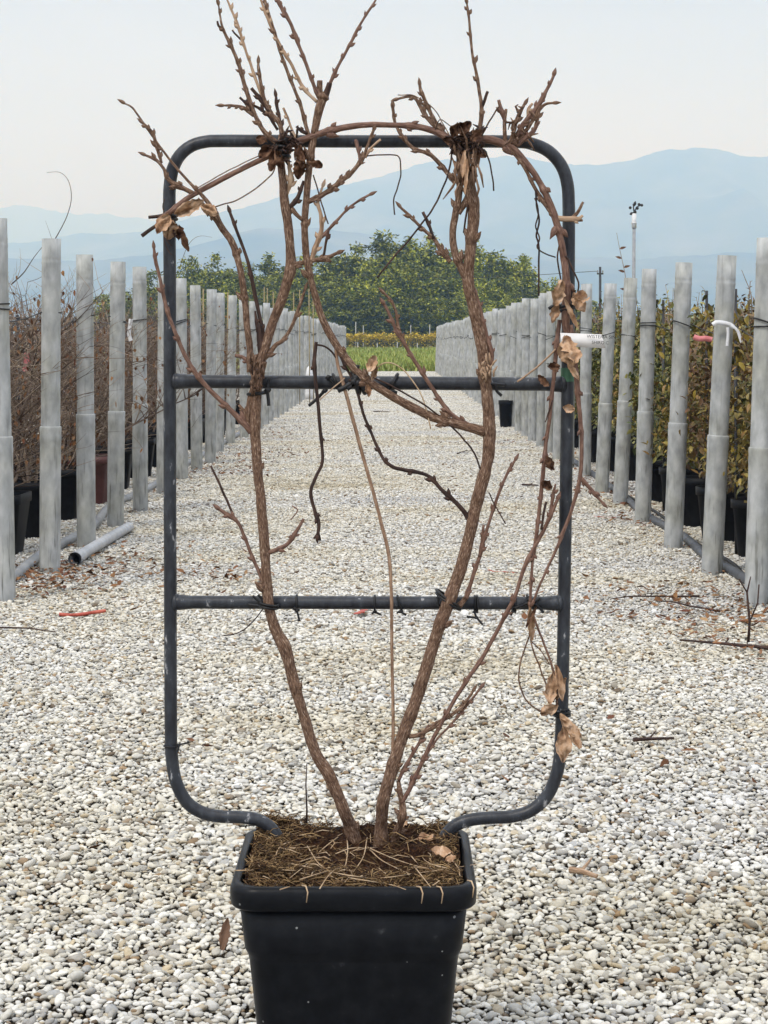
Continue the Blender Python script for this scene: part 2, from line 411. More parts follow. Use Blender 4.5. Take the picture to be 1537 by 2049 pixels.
def stone_material():
    m, t, b = mat('gravel_stone', 0.75, 0.3)
    N = t.nodes.new; L = t.links.new
    g = N('ShaderNodeNewGeometry')
    r = N('ShaderNodeValToRGB'); L(g.outputs['Random Per Island'], r.inputs[0])
    cs = [(0.0, (0.77, 0.755, 0.715)), (0.15, (0.64, 0.62, 0.57)), (0.31, (0.82, 0.815, 0.79)), (0.43, (0.47, 0.465, 0.445)), (0.55, (0.71, 0.69, 0.62)),
          (0.65, (0.40, 0.405, 0.41)), (0.75, (0.60, 0.56, 0.465)), (0.81, (0.34, 0.335, 0.33)), (0.88, (0.55, 0.47, 0.34)), (0.94, (0.24, 0.23, 0.215)), (0.98, (0.36, 0.25, 0.15)), (1.0, (0.10, 0.085, 0.07))]
    e = r.color_ramp.elements
    e[0].position = 0; e[0].color = (*cs[0][1], 1); e[1].position = 1; e[1].color = (*cs[-1][1], 1)
    for p, c in cs[1:-1]:
        q = e.new(p); q.color = (*c, 1)
    # dusty, mossy and damp patches of the lane, in world space
    mpg = N('ShaderNodeMapping'); mpg.inputs['Scale'].default_value = (0.45, 1.0, 1.0); mpg.inputs['Location'].default_value = (3.1, 1.7, 0)
    L(g.outputs['Position'], mpg.inputs[0])
    nz = N('ShaderNodeTexNoise'); nz.inputs['Scale'].default_value = 0.85; nz.inputs['Detail'].default_value = 6
    L(mpg.outputs[0], nz.inputs['Vector'])
    r2 = N('ShaderNodeValToRGB'); L(nz.outputs['Fac'], r2.inputs[0])
    e = r2.color_ramp.elements
    e[0].position = 0.34; e[0].color = (0.88, 0.885, 0.90, 1); e[1].position = 0.74; e[1].color = (0.70, 0.625, 0.47, 1)
    q = e.new(0.5); q.color = (1, 0.99, 0.95, 1); q = e.new(0.6); q.color = (0.95, 0.915, 0.82, 1)
    mx = N('ShaderNodeMix'); mx.data_type = 'RGBA'; mx.blend_type = 'MULTIPLY'; mx.inputs[0].default_value = 1
    L(r.outputs[0], mx.inputs[6]); L(r2.outputs[0], mx.inputs[7])
    # mottling in each stone
    n3 = N('ShaderNodeTexNoise'); n3.inputs['Scale'].default_value = 140; n3.inputs['Detail'].default_value = 4
    L(g.outputs['Position'], n3.inputs['Vector'])
    mr = N('ShaderNodeMapRange'); mr.inputs[1].default_value = 0.3; mr.inputs[2].default_value = 0.7; mr.inputs[3].default_value = 0.82; mr.inputs[4].default_value = 1.1
    L(n3.outputs['Fac'], mr.inputs[0])
    vm = N('ShaderNodeVectorMath'); vm.operation = 'SCALE'; L(mx.outputs[2], vm.inputs[0]); L(mr.outputs[0], vm.inputs['Scale'])
    L(vm.outputs[0], b.inputs['Base Color'])
    return m
M['stone'] = stone_material()

# ------------------------------------------------------------------ ground
def sheet(name, x0, x1, y0, y1, z, m, nx=1, ny=1, zf=None):
    V = []; Q = []
    for j in range(ny + 1):
        for i in range(nx + 1):
            x = x0 + (x1 - x0) * i / nx; y = y0 + (y1 - y0) * j / ny
            V.append((x, y, z + (zf(x, y) if zf else 0)))
    for j in range(ny):
        for i in range(nx):
            a = j * (nx + 1) + i
            Q.append((a, a + 1, a + nx + 2, a + nx + 1))
    me = np_mesh(name, V, Q, m, True)
    o = bpy.data.objects.new(name, me); COL.objects.link(o)
    tag(o, kind='structure'); return o
sheet('ground', -5250, 5250, -250, 15200, -0.03, M['field'], 60, 60)
sheet('gravel_bed', -6.5, 6.5, -2.5, 69.5, -0.004, M['dirt'], 26, 144)
sheet('meadow', -70, 70, 69.5, 214, -0.012, M['meadow'], 20, 20)

# gravel: tiles of loose stones laid by geometry nodes over the whole lane
def ico():
    import bmesh
    bm = bmesh.new(); bmesh.ops.create_icosphere(bm, subdivisions=2, radius=1.0)
    v = np.array([x.co[:] for x in bm.verts]); f = np.array([[q.index for q in p.verts] for p in bm.faces]); bm.free()
    return v, f
ICV, ICF = ico()
def stone_tile(seed):
    rg = np.random.default_rng(seed)
    shapes = []
    for k in range(24):
        d = ICV.copy()
        for _ in range(7):                       # a few worn facets
            nrm = rg.normal(size=3); nrm /= np.linalg.norm(nrm)
            h = rg.uniform(0.52, 0.85)
            dp = d @ nrm
            d = d - np.outer(np.clip(dp - h, 0, None) * 0.92, nrm)
        for _ in range(3):
            nrm = rg.normal(size=3); nrm /= np.linalg.norm(nrm)
            d = d * (1 + 0.13 * np.sin(d @ nrm * 2.2 + rg.uniform(0, 6)))[:, None]
        shapes.append(d)
    V = []; Q = []; nv = len(ICV)
    sites = []
    sp = 0.0146; nxs = round(1 / sp); nys = round(1 / (sp * .866))
    for j in range(nys):                         # a bedded layer, then a loose one on top
        for i in range(nxs):
            sites.append(((i + .5 * (j % 2) + rg.uniform(-.36, .36)) / nxs * 1.016 - .504, (j + rg.uniform(-.36, .36)) / nys * 1.016 - .504, 0))
    for k in range(1100):
        sites.append((rg.uniform(-.5, .5), rg.uniform(-.5, .5), 1))
    for i, (gx, gy, top) in enumerate(sites):
        s = shapes[rg.integers(24)]
        r = (0.0074 if not top else 0.0076) * math.exp(rg.normal(0, 0.24)); r = min(max(r, 0.0036), 0.018)
        sc = np.array([r * rg.uniform(0.95, 1.45), r * rg.uniform(0.7, 1.0), r * rg.uniform(0.45, 0.72)])
        a = rg.uniform(0, 6.283); tx, ty = rg.normal(0, 0.25, 2)
        v = s * sc
        ca, sa = math.cos(tx), math.sin(tx); v = v @ np.array([[1, 0, 0], [0, ca, sa], [0, -sa, ca]])
        ca, sa = math.cos(ty), math.sin(ty); v = v @ np.array([[ca, 0, -sa], [0, 1, 0], [sa, 0, ca]])
        ca, sa = math.cos(a), math.sin(a); v = v @ np.array([[ca, sa, 0], [-sa, ca, 0], [0, 0, 1]])
        v = v + np.array([gx, gy, r * 0.42 + (rg.uniform(0.005, 0.010) if top else rg.uniform(0, 0.004))])
        V.append(v); Q.append(ICF + i * nv)
    return np_mesh('gravel_tile', np.vstack(V), np.vstack(Q), M['stone'])
tiles = bpy.data.collections.new('gravel_tiles')      # only a source for the gravel below, not in the scene
for k in range(3):
    tiles.objects.link(bpy.data.objects.new('gravel_tile_%s' % 'abc'[k], stone_tile(40 + k)))
pv = []; rot = []; idx = []
rg = np.random.default_rng(5)
for j in range(-1, 70):
    for i in range(-5, 6):
        pv.append((i + 0.0, j + 0.0, 0.0)); rot.append((0, 0, math.pi / 2 * rg.integers(4))); idx.append(int(rg.integers(3)))
me = bpy.data.meshes.new('gravel'); me.from_pydata(pv, [], [])
at = me.attributes.new('tile_rot', 'FLOAT_VECTOR', 'POINT'); at.data.foreach_set('vector', np.array(rot, dtype=np.float32).ravel())
at = me.attributes.new('tile_idx', 'INT', 'POINT'); at.data.foreach_set('value', np.array(idx, dtype=np.int32))
gv = bpy.data.objects.new('gravel', me); COL.objects.link(gv)
tag(gv, 'pale loose gravel of rounded white and beige stones covering the lane', 'gravel', kind='stuff')
ng = bpy.data.node_groups.new('lay_gravel', 'GeometryNodeTree')
ng.interface.new_socket('Geometry', in_out='INPUT', socket_type='NodeSocketGeometry')
ng.interface.new_socket('Geometry', in_out='OUTPUT', socket_type='NodeSocketGeometry')
n = ng.nodes.new; l = ng.links.new
gi = n('NodeGroupInput'); go = n('NodeGroupOutput'); ci = n('GeometryNodeCollectionInfo')
ci.inputs['Collection'].default_value = tiles; ci.inputs['Separate Children'].default_value = True; ci.inputs['Reset Children'].default_value = True
ip = n('GeometryNodeInstanceOnPoints'); ip.inputs['Pick Instance'].default_value = True
na = n('GeometryNodeInputNamedAttribute'); na.data_type = 'FLOAT_VECTOR'; na.inputs['Name'].default_value = 'tile_rot'
nb = n('GeometryNodeInputNamedAttribute'); nb.data_type = 'INT'; nb.inputs['Name'].default_value = 'tile_idx'
l(gi.outputs[0], ip.inputs['Points']); l(ci.outputs[0], ip.inputs['Instance'])
l(nb.outputs['Attribute'], ip.inputs['Instance Index'])
l(na.outputs['Attribute'], ip.inputs['Rotation'])
l(ip.outputs[0], go.inputs[0])
md = gv.modifiers.new('lay_gravel', 'NODES'); md.node_group = ng

# grass tufts on the meadow
mb = MB(); rnd = random.Random(3)
for i in range(5200):
    y = 69.8 + 140 * rnd.random() ** 1.6
    x = rnd.uniform(-0.036, 0.034) * y
    for k in range(3):
        a = rnd.uniform(0, 6.28); h = rnd.uniform(0.08, 0.30) * (1 + y / 250)
        b = Vector((x + rnd.uniform(-.2, .2), y + rnd.uniform(-.2, .2), -0.02)); t = b + Vector((math.cos(a) * h * .5, math.sin(a) * h * .5, h))
        s = Vector((-math.sin(a), math.cos(a), 0)) * 0.03 * (1 + y / 80)
        q = len(mb.v); mb.v += [b - s, b + s, t]; mb.f.append((q, q + 1, q + 2))
tag(mb.build('grass', M['grass_blade'], smooth=False), 'green grass strip beyond the end of the gravel lane', 'grass', kind='stuff')

# leaf litter along the rows, and debris standing in for contact shade
mb = MB()
def litter(px, py, n, sx, sy):
    c = G(px, py)
    for i in range(int(n * 1.9)):
        x = rnd.gauss(c.x, sx); y = rnd.gauss(c.y, sy)
        a = rnd.uniform(0, 6.28)
        L = rnd.uniform(0.015, 0.05)
        mb.leaf((x, y, 0.020 + rnd.uniform(0, 0.016)), (math.cos(a), math.sin(a), rnd.uniform(-.25, .35)), (rnd.uniform(-.6, .6), rnd.uniform(-.6, .6), 1), L, L * rnd.uniform(.3, .6), rnd.uniform(-.5, .5), rnd.uniform(-.4, .4))
for a in [(110, 1170, 110, .16, .30), (210, 1150, 80, .22, .5), (60, 1150, 40, .15, .3), (270, 1150, 50, .25, .5), (510, 912, 110, .28, .7), (455, 945, 90, .25, .6), (560, 870, 50, .2, 1.0),
          (1330, 1215, 70, .3, .35), (1450, 1240, 100, .2, .4), (1400, 1200, 60, .3, .4), (1500, 1290, 50, .15, .3), (1215, 985, 70, .15, .9), (1270, 1050, 40, .12, .5), (1150, 930, 60, .15, 1.2),
          (470, 1160, 45, .15, .2), (900, 890, 40, .5, .15), (1350, 1560, 6, .3, .4), (150, 1560, 5, .3, .4)]:
    litter(*a)
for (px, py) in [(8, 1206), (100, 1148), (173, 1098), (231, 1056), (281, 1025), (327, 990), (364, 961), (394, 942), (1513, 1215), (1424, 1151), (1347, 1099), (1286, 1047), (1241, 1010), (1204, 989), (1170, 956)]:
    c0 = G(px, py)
    for i in range(22):                     # ring of small debris added to darken post feet like contact shade
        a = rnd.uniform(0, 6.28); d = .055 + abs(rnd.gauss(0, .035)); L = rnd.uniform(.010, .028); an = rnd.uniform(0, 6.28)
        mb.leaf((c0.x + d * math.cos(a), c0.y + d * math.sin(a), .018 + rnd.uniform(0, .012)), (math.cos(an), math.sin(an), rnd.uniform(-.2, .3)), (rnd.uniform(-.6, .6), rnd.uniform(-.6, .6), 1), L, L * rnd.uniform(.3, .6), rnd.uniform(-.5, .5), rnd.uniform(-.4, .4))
tag(mb.build('leaf_litter_and_contact_shade', M['litter']), 'brown dead leaves along the post rows, and debris added as contact shade at post feet', 'dead leaves', kind='stuff')

# ------------------------------------------------------------------ hills far away
def hills(name, prof, dist, depth, amp, seed, x_pad=1.0):
    """a range whose ridge line rises to the given profile at its true distance"""
    px = [p[0] for p in prof]; py = [p[1] for p in prof]
    nx, ny = 620, 40
    V = []; Q = []
    for j in range(ny + 1):
        t = j / ny
        y = dist - depth + depth * 1.6 * t
        for i in range(nx + 1):
            u = px[0] + (px[-1] - px[0]) * i / nx
            x = (u - VX) * dist / F
            hr = (VY - np.interp(u, px, py)) * dist / F
            tt = t * 1.6
            ramp_ = (min(1, tt) ** 0.85) if tt <= 1 else max(0.0, 1 - (tt - 1) * 1.4)
            spur = 1 - abs(mnoise.noise(Vector((x * 0.0016 + seed, y * 0.0005, seed))))
            h = hr * ramp_ * (1 - (1 - min(1, tt)) * 0.75 * (1 - spur ** 2))
            h += amp * ramp_ * mnoise.fractal(Vector((x * 0.0022, y * 0.0022, seed)), 1.0, 2.0, 5) * (0.25 + 0.75 * abs(1 - min(1.3, tt)))
            h += 5.0 * dist / 8000 * mnoise.noise(Vector((x * 0.012, y * 0.012, seed)))
            h += 3.5 * dist / 8000 * ramp_ * mnoise.noise(Vector((x * 0.035, y * 0.03, seed)))
            V.append((x, y, max(-2.0, h)))
    for j in range(ny):
        for i in range(nx):
            a = j * (nx + 1) + i
            Q.append((a, a + 1, a + nx + 2, a + nx + 1))
    o = bpy.data.objects.new(name, np_mesh(name, V, Q, M['forest'])); COL.objects.link(o)
    tag(o, kind='structure'); return o
hills('mountains', [(-900, 560), (-300, 520), (250, 470), (430, 427), (520, 406), (600, 391), (700, 376), (800, 346), (880, 329), (960, 319), (1010, 316), (1060, 322), (1110, 332), (1170, 334), (1250, 326), (1320, 313), (1380, 304), (1430, 304), (1480, 318), (1537, 319), (1700, 345), (2000, 380), (2600, 420)], 8000, 2600, 160, 1.3)
hills('mountains', [(-650, 440), (-400, 420), (-200, 428), (0, 419), (45, 415), (95, 428), (150, 422), (215, 418), (300, 433), (380, 428), (450, 436), (600, 450), (900, 470)], 13000, 3000, 220, 7.7)
hills('hills', [(-1000, 520), (-300, 500), (0, 512), (150, 528), (300, 512), (430, 480), (540, 448), (640, 446), (760, 470), (900, 492), (1050, 505), (1250, 520), (1537, 508), (1900, 500), (2400, 520)], 5200, 1500, 90, 3.9)

# ------------------------------------------------------------------ the grove beyond the lane
def bamboo_meshes(seed, Hh, Wd, nleaf):
    rn = random.Random(seed)
    cr = MB(); tr = MB()
    npl = 24
    per = nleaf // npl
    for k in range(npl):
        a = rn.uniform(0, 6.28); rr = Wd * 0.42 * math.sqrt(rn.random())
        bx, by = rr * math.cos(a), rr * math.sin(a)
        hh = Hh * rn.uniform(0.74, 1.0) * (1 - 0.22 * rr / (Wd * .5))
        if k == 0: hh = Hh; bx = by = 0
        la = rn.uniform(0, 6.28); lean = rn.uniform(0.05, 0.16) * hh
        def axis(t):
            return Vector((bx + math.cos(la) * lean * t * t, by + math.sin(la) * lean * t * t, hh * (t - 0.06 * t ** 4)))
        tr.tube([axis(t) for t in (0, .25, .5, .75, .95)], [.06, .05, .045, .03, .012], 4)
        subs = []
        for i in range(26):
            t = 1 - rn.random() ** 1.2 * 0.97
            spread = (0.10 + 0.95 * (1 - t) ** 0.55) * Wd * 0.21
            d = Vector((rn.gauss(0, 1), rn.gauss(0, 1), rn.gauss(0, .4))).normalized() * spread * rn.random() ** 0.4
            subs.append((axis(t) + d, d, 0.22 + .42 * (1 - t) ** .5))
        for i in range(per):
            c, d, sr = subs[rn.randrange(26)]
            c = c + Vector((rn.gauss(0, 1) * sr, rn.gauss(0, 1) * sr, rn.gauss(0, .55) * sr))
            out_ = Vector((d.x, d.y, 0)); out_ = out_.normalized() if out_.length > 0.01 else Vector((1, 0, 0))
            dr = (out_ * rn.uniform(.3, 1) + Vector((rn.uniform(-.6, .6), rn.uniform(-.6, .6), rn.uniform(-.9, .5)))).normalized()
            L = rn.uniform(0.26, 0.58)
            q = len(cr.v); sd_ = dr.cross(Vector((rn.uniform(-1, 1), rn.uniform(-1, 1), 1))).normalized() * L * rn.uniform(.16, .34)
            cr.v += [c, c + dr * L * .5 + sd_, c + dr * L, c + dr * L * .5 - sd_]
            cr.f.append((q, q + 1, q + 2, q + 3))
    return cr, tr
bprot = []
for k in range(4):
    cr, tr = bamboo_meshes(100 + k, 12.0, 8.5, 15000)
    bprot.append((cr, tr, None))
grove_prof_x = [180, 260, 330, 400, 415, 450, 520, 580, 650, 700, 745, 790, 830, 880, 930, 960, 1000, 1040, 1075, 1110, 1150, 1250]
grove_prof_y = [600, 560, 535, 512, 505, 522, 516, 508, 512, 505, 485, 476, 470, 478, 490, 498, 520, 515, 545, 560, 580, 610]
made = {}
rn = random.Random(8)
ordw = ['first', 'second', 'third', 'fourth', 'fifth', 'sixth', 'seventh', 'eighth', 'ninth', 'tenth', 'eleventh', 'twelfth', 'thirteenth', 'fourteenth', 'fifteenth', 'sixteenth', 'seventeenth', 'eighteenth', 'nineteenth', 'twentieth']
def grove(pxs, Y, hs, rowname):
    for i, px in enumerate(pxs):
        k = (i * 7 + int(Y)) % 4
        top = np.interp(px, grove_prof_x, grove_prof_y)
        hz = (VY - top) * Y / F + H
        s = hz * hs / 12.0 * rn.uniform(1.04, 1.15)
        lab = 'dark green bamboo clump, %s from left in the %s row of the grove' % (ordw[i], rowname)
        x = (px - VX) * Y / F
        t = empty('bamboo_clump', (x, Y + rn.uniform(-1.5, 1.5), -0.02), lab, 'bamboo', 'bamboo clumps of the grove beyond the lane', (0, 0, rn.uniform(0, 6.28)))
        t.scale = (max(0.8, s) * rn.uniform(.92, 1.1),) * 2 + (s,)
        if k not in made:
            made[k] = (bprot[k][0].build('crown', M['bamboo_leaf'], t, smooth=False), bprot[k][1].build('trunk', M['bamboo_culm'], t))
        else:
            for q in made[k]:
                c = q.copy(); COL.objects.link(c); c.parent = t
grove([230, 300, 360, 412, 470, 530, 590, 645, 700, 750, 795, 840, 890, 940, 990, 1040, 1090, 1150], 240, 1.0, 'back')
grove([265, 335, 395, 455, 515, 575, 630, 680, 735, 785, 835, 890, 945, 1000, 1060, 1115], 234, 0.78, 'middle')
grove([420, 490, 560, 625, 675, 715, 760, 805, 850, 900, 955, 1010, 1070], 229.5, 0.50, 'low front')

# vineyard row in front of the grove
mb = MB(); rn = random.Random(21)
lo = MB()
for i in range(11000):
    x = rn.uniform(-9, 9); u = rn.random(); y = 216.5 + rn.uniform(-.4, .4)
    if u < 0.72:
        z = rn.gauss(1.42, 0.19) + 0.1 * math.sin(x * 3.1); tgt = mb; L = rn.uniform(.10, .24)
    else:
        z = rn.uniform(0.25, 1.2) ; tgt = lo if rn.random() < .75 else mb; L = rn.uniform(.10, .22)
    d = Vector((rn.uniform(-1, 1), rn.uniform(-1, .2), rn.uniform(-.8, .6))).normalized()
    s = d.cross(Vector((rn.uniform(-1, 1), rn.uniform(-1, 1), 1))).normalized() * L * .5
    q = len(tgt.v); c = Vector((x, y, z)); tgt.v += [c, c + d * L * .5 + s, c + d * L, c + d * L * .5 - s]; tgt.f.append((q, q + 1, q + 2, q + 3))
vy = empty('vineyard_row', (0, 216.5, 0), 'long vineyard row with yellow autumn leaves in front of the grove', 'vineyard')
rel(mb.build('yellow_leaves', M['vine_leaf'], smooth=False), vy)['kind'] = 'stuff'
rel(lo.build('lower_leaves', M['vine_low'], smooth=False), vy)['kind'] = 'stuff'
st = MB()
for x in np.arange(-8.8, 9, 0.9):
    st.tube([(x, 216.5, 0), (x + .05, 216.5, .5), (x - .02, 216.5, 1.3)], [.05, .045, .03], 5)
rel(st.build('trunk', M['bamboo_culm']), vy)
stk = None
for i, (px, y0, y1, Y) in enumerate([(712, 645, 702, 218), (727, 652, 702, 218.5), (822, 651, 702, 218.5), (860, 650, 702, 218), (716, 686, 702, 215.6), (755, 687, 702, 215.6), (795, 685, 702, 215.6), (835, 687, 702, 215.6)]):
    hh = H - (y0 - VY) * Y / F
    b = MB(); b.box((0, 0, hh / 2), .09, .09, hh); b.box((0, 0, hh + .02), .14, .12, .04)
    o = b.build('vineyard_stake', M['stake_white'], smooth=False)
    o.location = ((px - VX) * Y / F, Y, 0)
    which = ['tall pale stake above the vines, %s from the left' % ordw[i], 'short pale stake at the foot of the vines, %s from the left' % ordw[i - 4]][i >= 4]
    tag(o, which, 'stake', 'pale stakes of the vineyard row')

# ------------------------------------------------------------------ the post rows
left = [(-8, 437, 8, 1206), (104, 478, 100, 1148), (170, 510, 173, 1098), (237, 524, 231, 1056), (279, 534, 281, 1025), (329, 553, 327, 990), (362, 557, 364, 961), (391, 571, 394, 942), (424, 579, 421, 929), (441, 586, 438, 906), (466, 591, 461, 889)]
right = [(1537, 476, 1513, 1215), (1454, 511, 1424, 1151), (1370, 525, 1347, 1099), (1300, 538, 1286, 1047), (1262, 556, 1241, 1010), (1222, 567, 1204, 989), (1174, 568, 1170, 956)]
def ring(m, r, z, t):
    m.lathe([(r, z - t), (r + t * .6, z - t * .5), (r + t * .6, z + t * .5), (r, z + t)], 24)
def post_parts(root, seed):
    rn = random.Random(seed)
    zs = 0.72 + rn.uniform(-.035, .035)
    a = MB()
    a.lathe([(.0515, -.05), (.0515, zs - .075), (.0525, zs - .07), (.0533, zs - .055), (.0523, zs - .04), (.0523, zs - .03), (.0534, zs - .02), (.0534, zs - .004), (.0520, zs), (.0475, zs + .0015)], 28)
    b = MB()
    tz = 1.53 + rn.uniform(-.05, .05)
    pr = [(.0472, zs - .03), (.0472, zs + .05), (.0464, tz - .03), (.0476, tz - .022), (.0476, tz - .015), (.0465, tz - .010), (.0465, tz + .004), (.0473, tz + .009), (.0464, tz + .016), (.0464, 1.635), (.0420, 1.635), (.0415, 1.30)]
    b.lathe(pr, 28)
    return a.build('lower_sleeve', M['post'], root), b.build('upper_pipe', M['post'], root)
protos = []
near_txt = {('left', 0): 'cut off by the picture edge', ('left', 1): 'with tendril curling from its top', ('left', 2): 'standing behind the open pipe end',
            ('left', 3): 'in front of the brown planter', ('left', 4): 'beside a white ribbon',
            ('right', 0): 'tallest, at the picture edge', ('right', 1): 'with white ribbon knotted round it', ('right', 2): 'beside the pink ribbon',
            ('right', 3): 'with three rings near its top', ('right', 4): 'under the distant mast', ('right', 5): 'beside the white paper label', ('right', 6): 'just right of the iron frame'}
post_pos = {'left': [], 'right': []}
def place_post(side, i, x, y, lean, hz):
    txt = near_txt.get((side, i))
    if txt: lab = 'grey pipe post %s, %s from near end of %s row' % (txt, ordw[i], side)
    elif i < 12: lab = 'grey plastic pipe post, %s from the near end of the %s row' % (ordw[i], side)
    elif i < 50: lab = 'grey pipe post in the crowded far stretch of the %s row' % side
    else: lab = 'grey pipe post in the crowded far stretch of the %s row' % side
    r = empty('pipe_post', (x, y, 0), lab, 'post', 'grey pipe posts of the %s row' % side, (rnd.uniform(-.012, .012), lean, rnd.uniform(0, 6.28) * 0))
    if len(protos) < 5:
        protos.append(post_parts(r, 60 + len(protos)))
    else:
        for q in protos[(i * 3 + len(side)) % 5]:
            c = q.copy(); COL.objects.link(c); c.parent = r
    s = hz / 1.635
    r.scale = (1, 1, s)
    post_pos[side].append((x, y, lean, s))
for side, lst, xe in (('left', left, -1.70), ('right', right, 1.575)):
    for i, (tx, ty, bx, by) in enumerate(lst):
        g = G(bx, by); hz = H - (ty - VY) * g.y / F
        lean = math.atan(((tx - bx) * g.y / F) / hz)
        place_post(side, i, g.x, g.y, lean, hz)
    y = g.y; i = len(lst)
    while y < 68.0:
        y += 1.15 + rnd.uniform(-.08, .08)
        place_post(side, i, xe - (0.06 if side == 'left' else -.01) * max(0, (30 - y) / 20) + rnd.uniform(-.012, .012), y, rnd.uniform(-.01, .016) + (0.012 if side == 'right' else -.003), 1.62 + rnd.uniform(-.03, .03))
        i += 1

# black cable wound round every post of a row
for side in ('left', 'right'):
    m_ = MB(); sg = -1 if side == 'left' else 1
    base = 1.285 if side == 'left' else 1.205
    prev = None
    for i, (x, y, lean, s) in enumerate(post_pos[side]):
        z = base + rnd.uniform(-.035, .035)
        cx = x + math.tan(lean) * z
        th = .0036 if i < 25 else .006
        for turn in range(2 if i % 3 == 0 else 1):
            zz = z + turn * 0.018
            til = rnd.uniform(-.02, .02)
            loop = [(cx + .0502 * math.cos(a), y + .0502 * math.sin(a), zz + til * math.cos(a) * 1.2) for a in [2 * math.pi * k / 20 for k in range(21)]]
            m_.tube(loop, th, 5, False)
        p = Vector((cx + sg * .049, y, z))
        if prev is not None:
            mid = (prev + p) / 2 - Vector((-sg * .02, 0, .03 + rnd.uniform(0, .05)))
            m_.tube([Vector(q) for q in catmull([tuple(prev), tuple(mid), tuple(p)], .2)], .003, 4, False)
        prev = p
    tag(m_.build('support_cable', M['tie']), 'thin black cable wound round the posts of the %s row' % side, 'cable')

# irrigation pipes on the ground
def ground_tube(name, pts, r, m, label, cat, hollow=False):
    b = MB(); c = [Vector(p) for p in catmull(pts, .12)]
    b.tube(c, r, 14, not hollow)
    if hollow:
        b.tube(c, r * .84, 14, False)
    return tag(b.build(name, m), label, cat)
a = G(150, 1136); b_ = G(258, 1068)
ground_tube('drain_pipe', [(a.x, a.y, .045), (a.x + (b_.x - a.x) * .5, (a.y + b_.y) / 2, .045), (b_.x, b_.y, .04)], .030, M['pvc'], 'pale grey open ended pipe lying on gravel beside the left posts', 'pipe', True)
sk = MB(); dv = (Vector((b_.x, b_.y, .04)) - Vector((a.x, a.y, .045))).normalized(); p0 = Vector((a.x, a.y, .045)) + dv * -.004
sk.tube([p0, p0 + dv * .16], .0345, 16, False); o = sk.build('socket', M['pvc']); par = bpy.data.objects['drain_pipe']; o.parent = par
ground_tube('irrigation_pipe', [(-1.80, 7.2, .03), (-1.79, 9.0, .03), (-1.82, 10.0, .035), (-1.80, 11.5, .03), (-1.90, 13.0, .03), (-1.84, 14.5, .03), (-1.86, 18, .03), (-1.82, 26, .03), (-1.84, 40, .03)], .026, M['grey_metal'], 'grey water pipe running along the ground behind the left posts', 'pipe')
ground_tube('irrigation_pipe', [(1.64, 7.5, .03), (1.655, 9.0, .03), (1.63, 10.0, .03), (1.66, 11.0, .03), (1.62, 12.4, .03), (1.66, 14, .03), (1.68, 18, .03), (1.66, 26, .03), (1.68, 40, .03)], .024, M['hose'], 'dark grey water pipe running along the ground behind the right posts', 'pipe')
ground_tube('irrigation_hose', [(1.70, 7.5, .02), (1.68, 9.0, .02), (1.72, 9.8, .02), (1.67, 11.2, .02), (1.73, 12.4, .02), (1.70, 15, .02), (1.74, 22, .02)], .010, M['tie'], 'thin black drip hose lying beside the dark grey pipe on the right', 'hose')

# ------------------------------------------------------------------ pots and plants behind the rows
def pot_mesh(r, h, square=False):
    b = MB()
    if square:
        b.rsq([(r * .76, r * .76, r * .2, 0), (r * .95, r * .95, r * .22, h * .84), (r, r, r * .24, h * .85), (r, r, r * .24, h), (r * .93, r * .93, r * .2, h), (r * .90, r * .90, r * .2, h * .90)], 4)
    else:
        b.lathe([(r * .76, 0), (r * .93, h * .84), (r, h * .85), (r * 1.01, h), (r * .94, h), (r * .91, h * .88)], 28)
    s = MB()
    rr = r * (.9)
    n = 14
    k0 = len(s.v)
    for j in range(n + 1):
        for i in range(n + 1):
            u, v = 2 * i / n - 1, 2 * j / n - 1
            if not square:
                q = max(abs(u), abs(v)); d = math.hypot(u, v) or 1; u, v = u * q / d, v * q / d
            s.v.append(Vector((u * rr, v * rr, h * .90 + .012 * mnoise.noise(Vector((u * 4, v * 4, r * 9))))))
    for j in range(n):
        for i in range(n):
            a = j * (n + 1) + i; s.f.append((a, a + 1, a + n + 2, a + n + 1))
    return b, s
pot_lib = {}
def place_pot(x, y, r, h, kind, label, square=False, rz=0.0):
    t = empty('plant_pot', (x, y, 0), label, 'pot', 'plant pots standing behind the post rows', (0, 0, rz))
    key = (r, h, kind, square)
    if key not in pot_lib:
        b, s = pot_mesh(r, h, square)
        pot_lib[key] = (b.build('pot_wall', M['pot_brown' if kind == 'brown' else 'pot_plain'], t), s.build('soil', M['soil'], t))
    else:
        for q in pot_lib[key]:
            c = q.copy(); COL.objects.link(c); c.parent = t
    return t

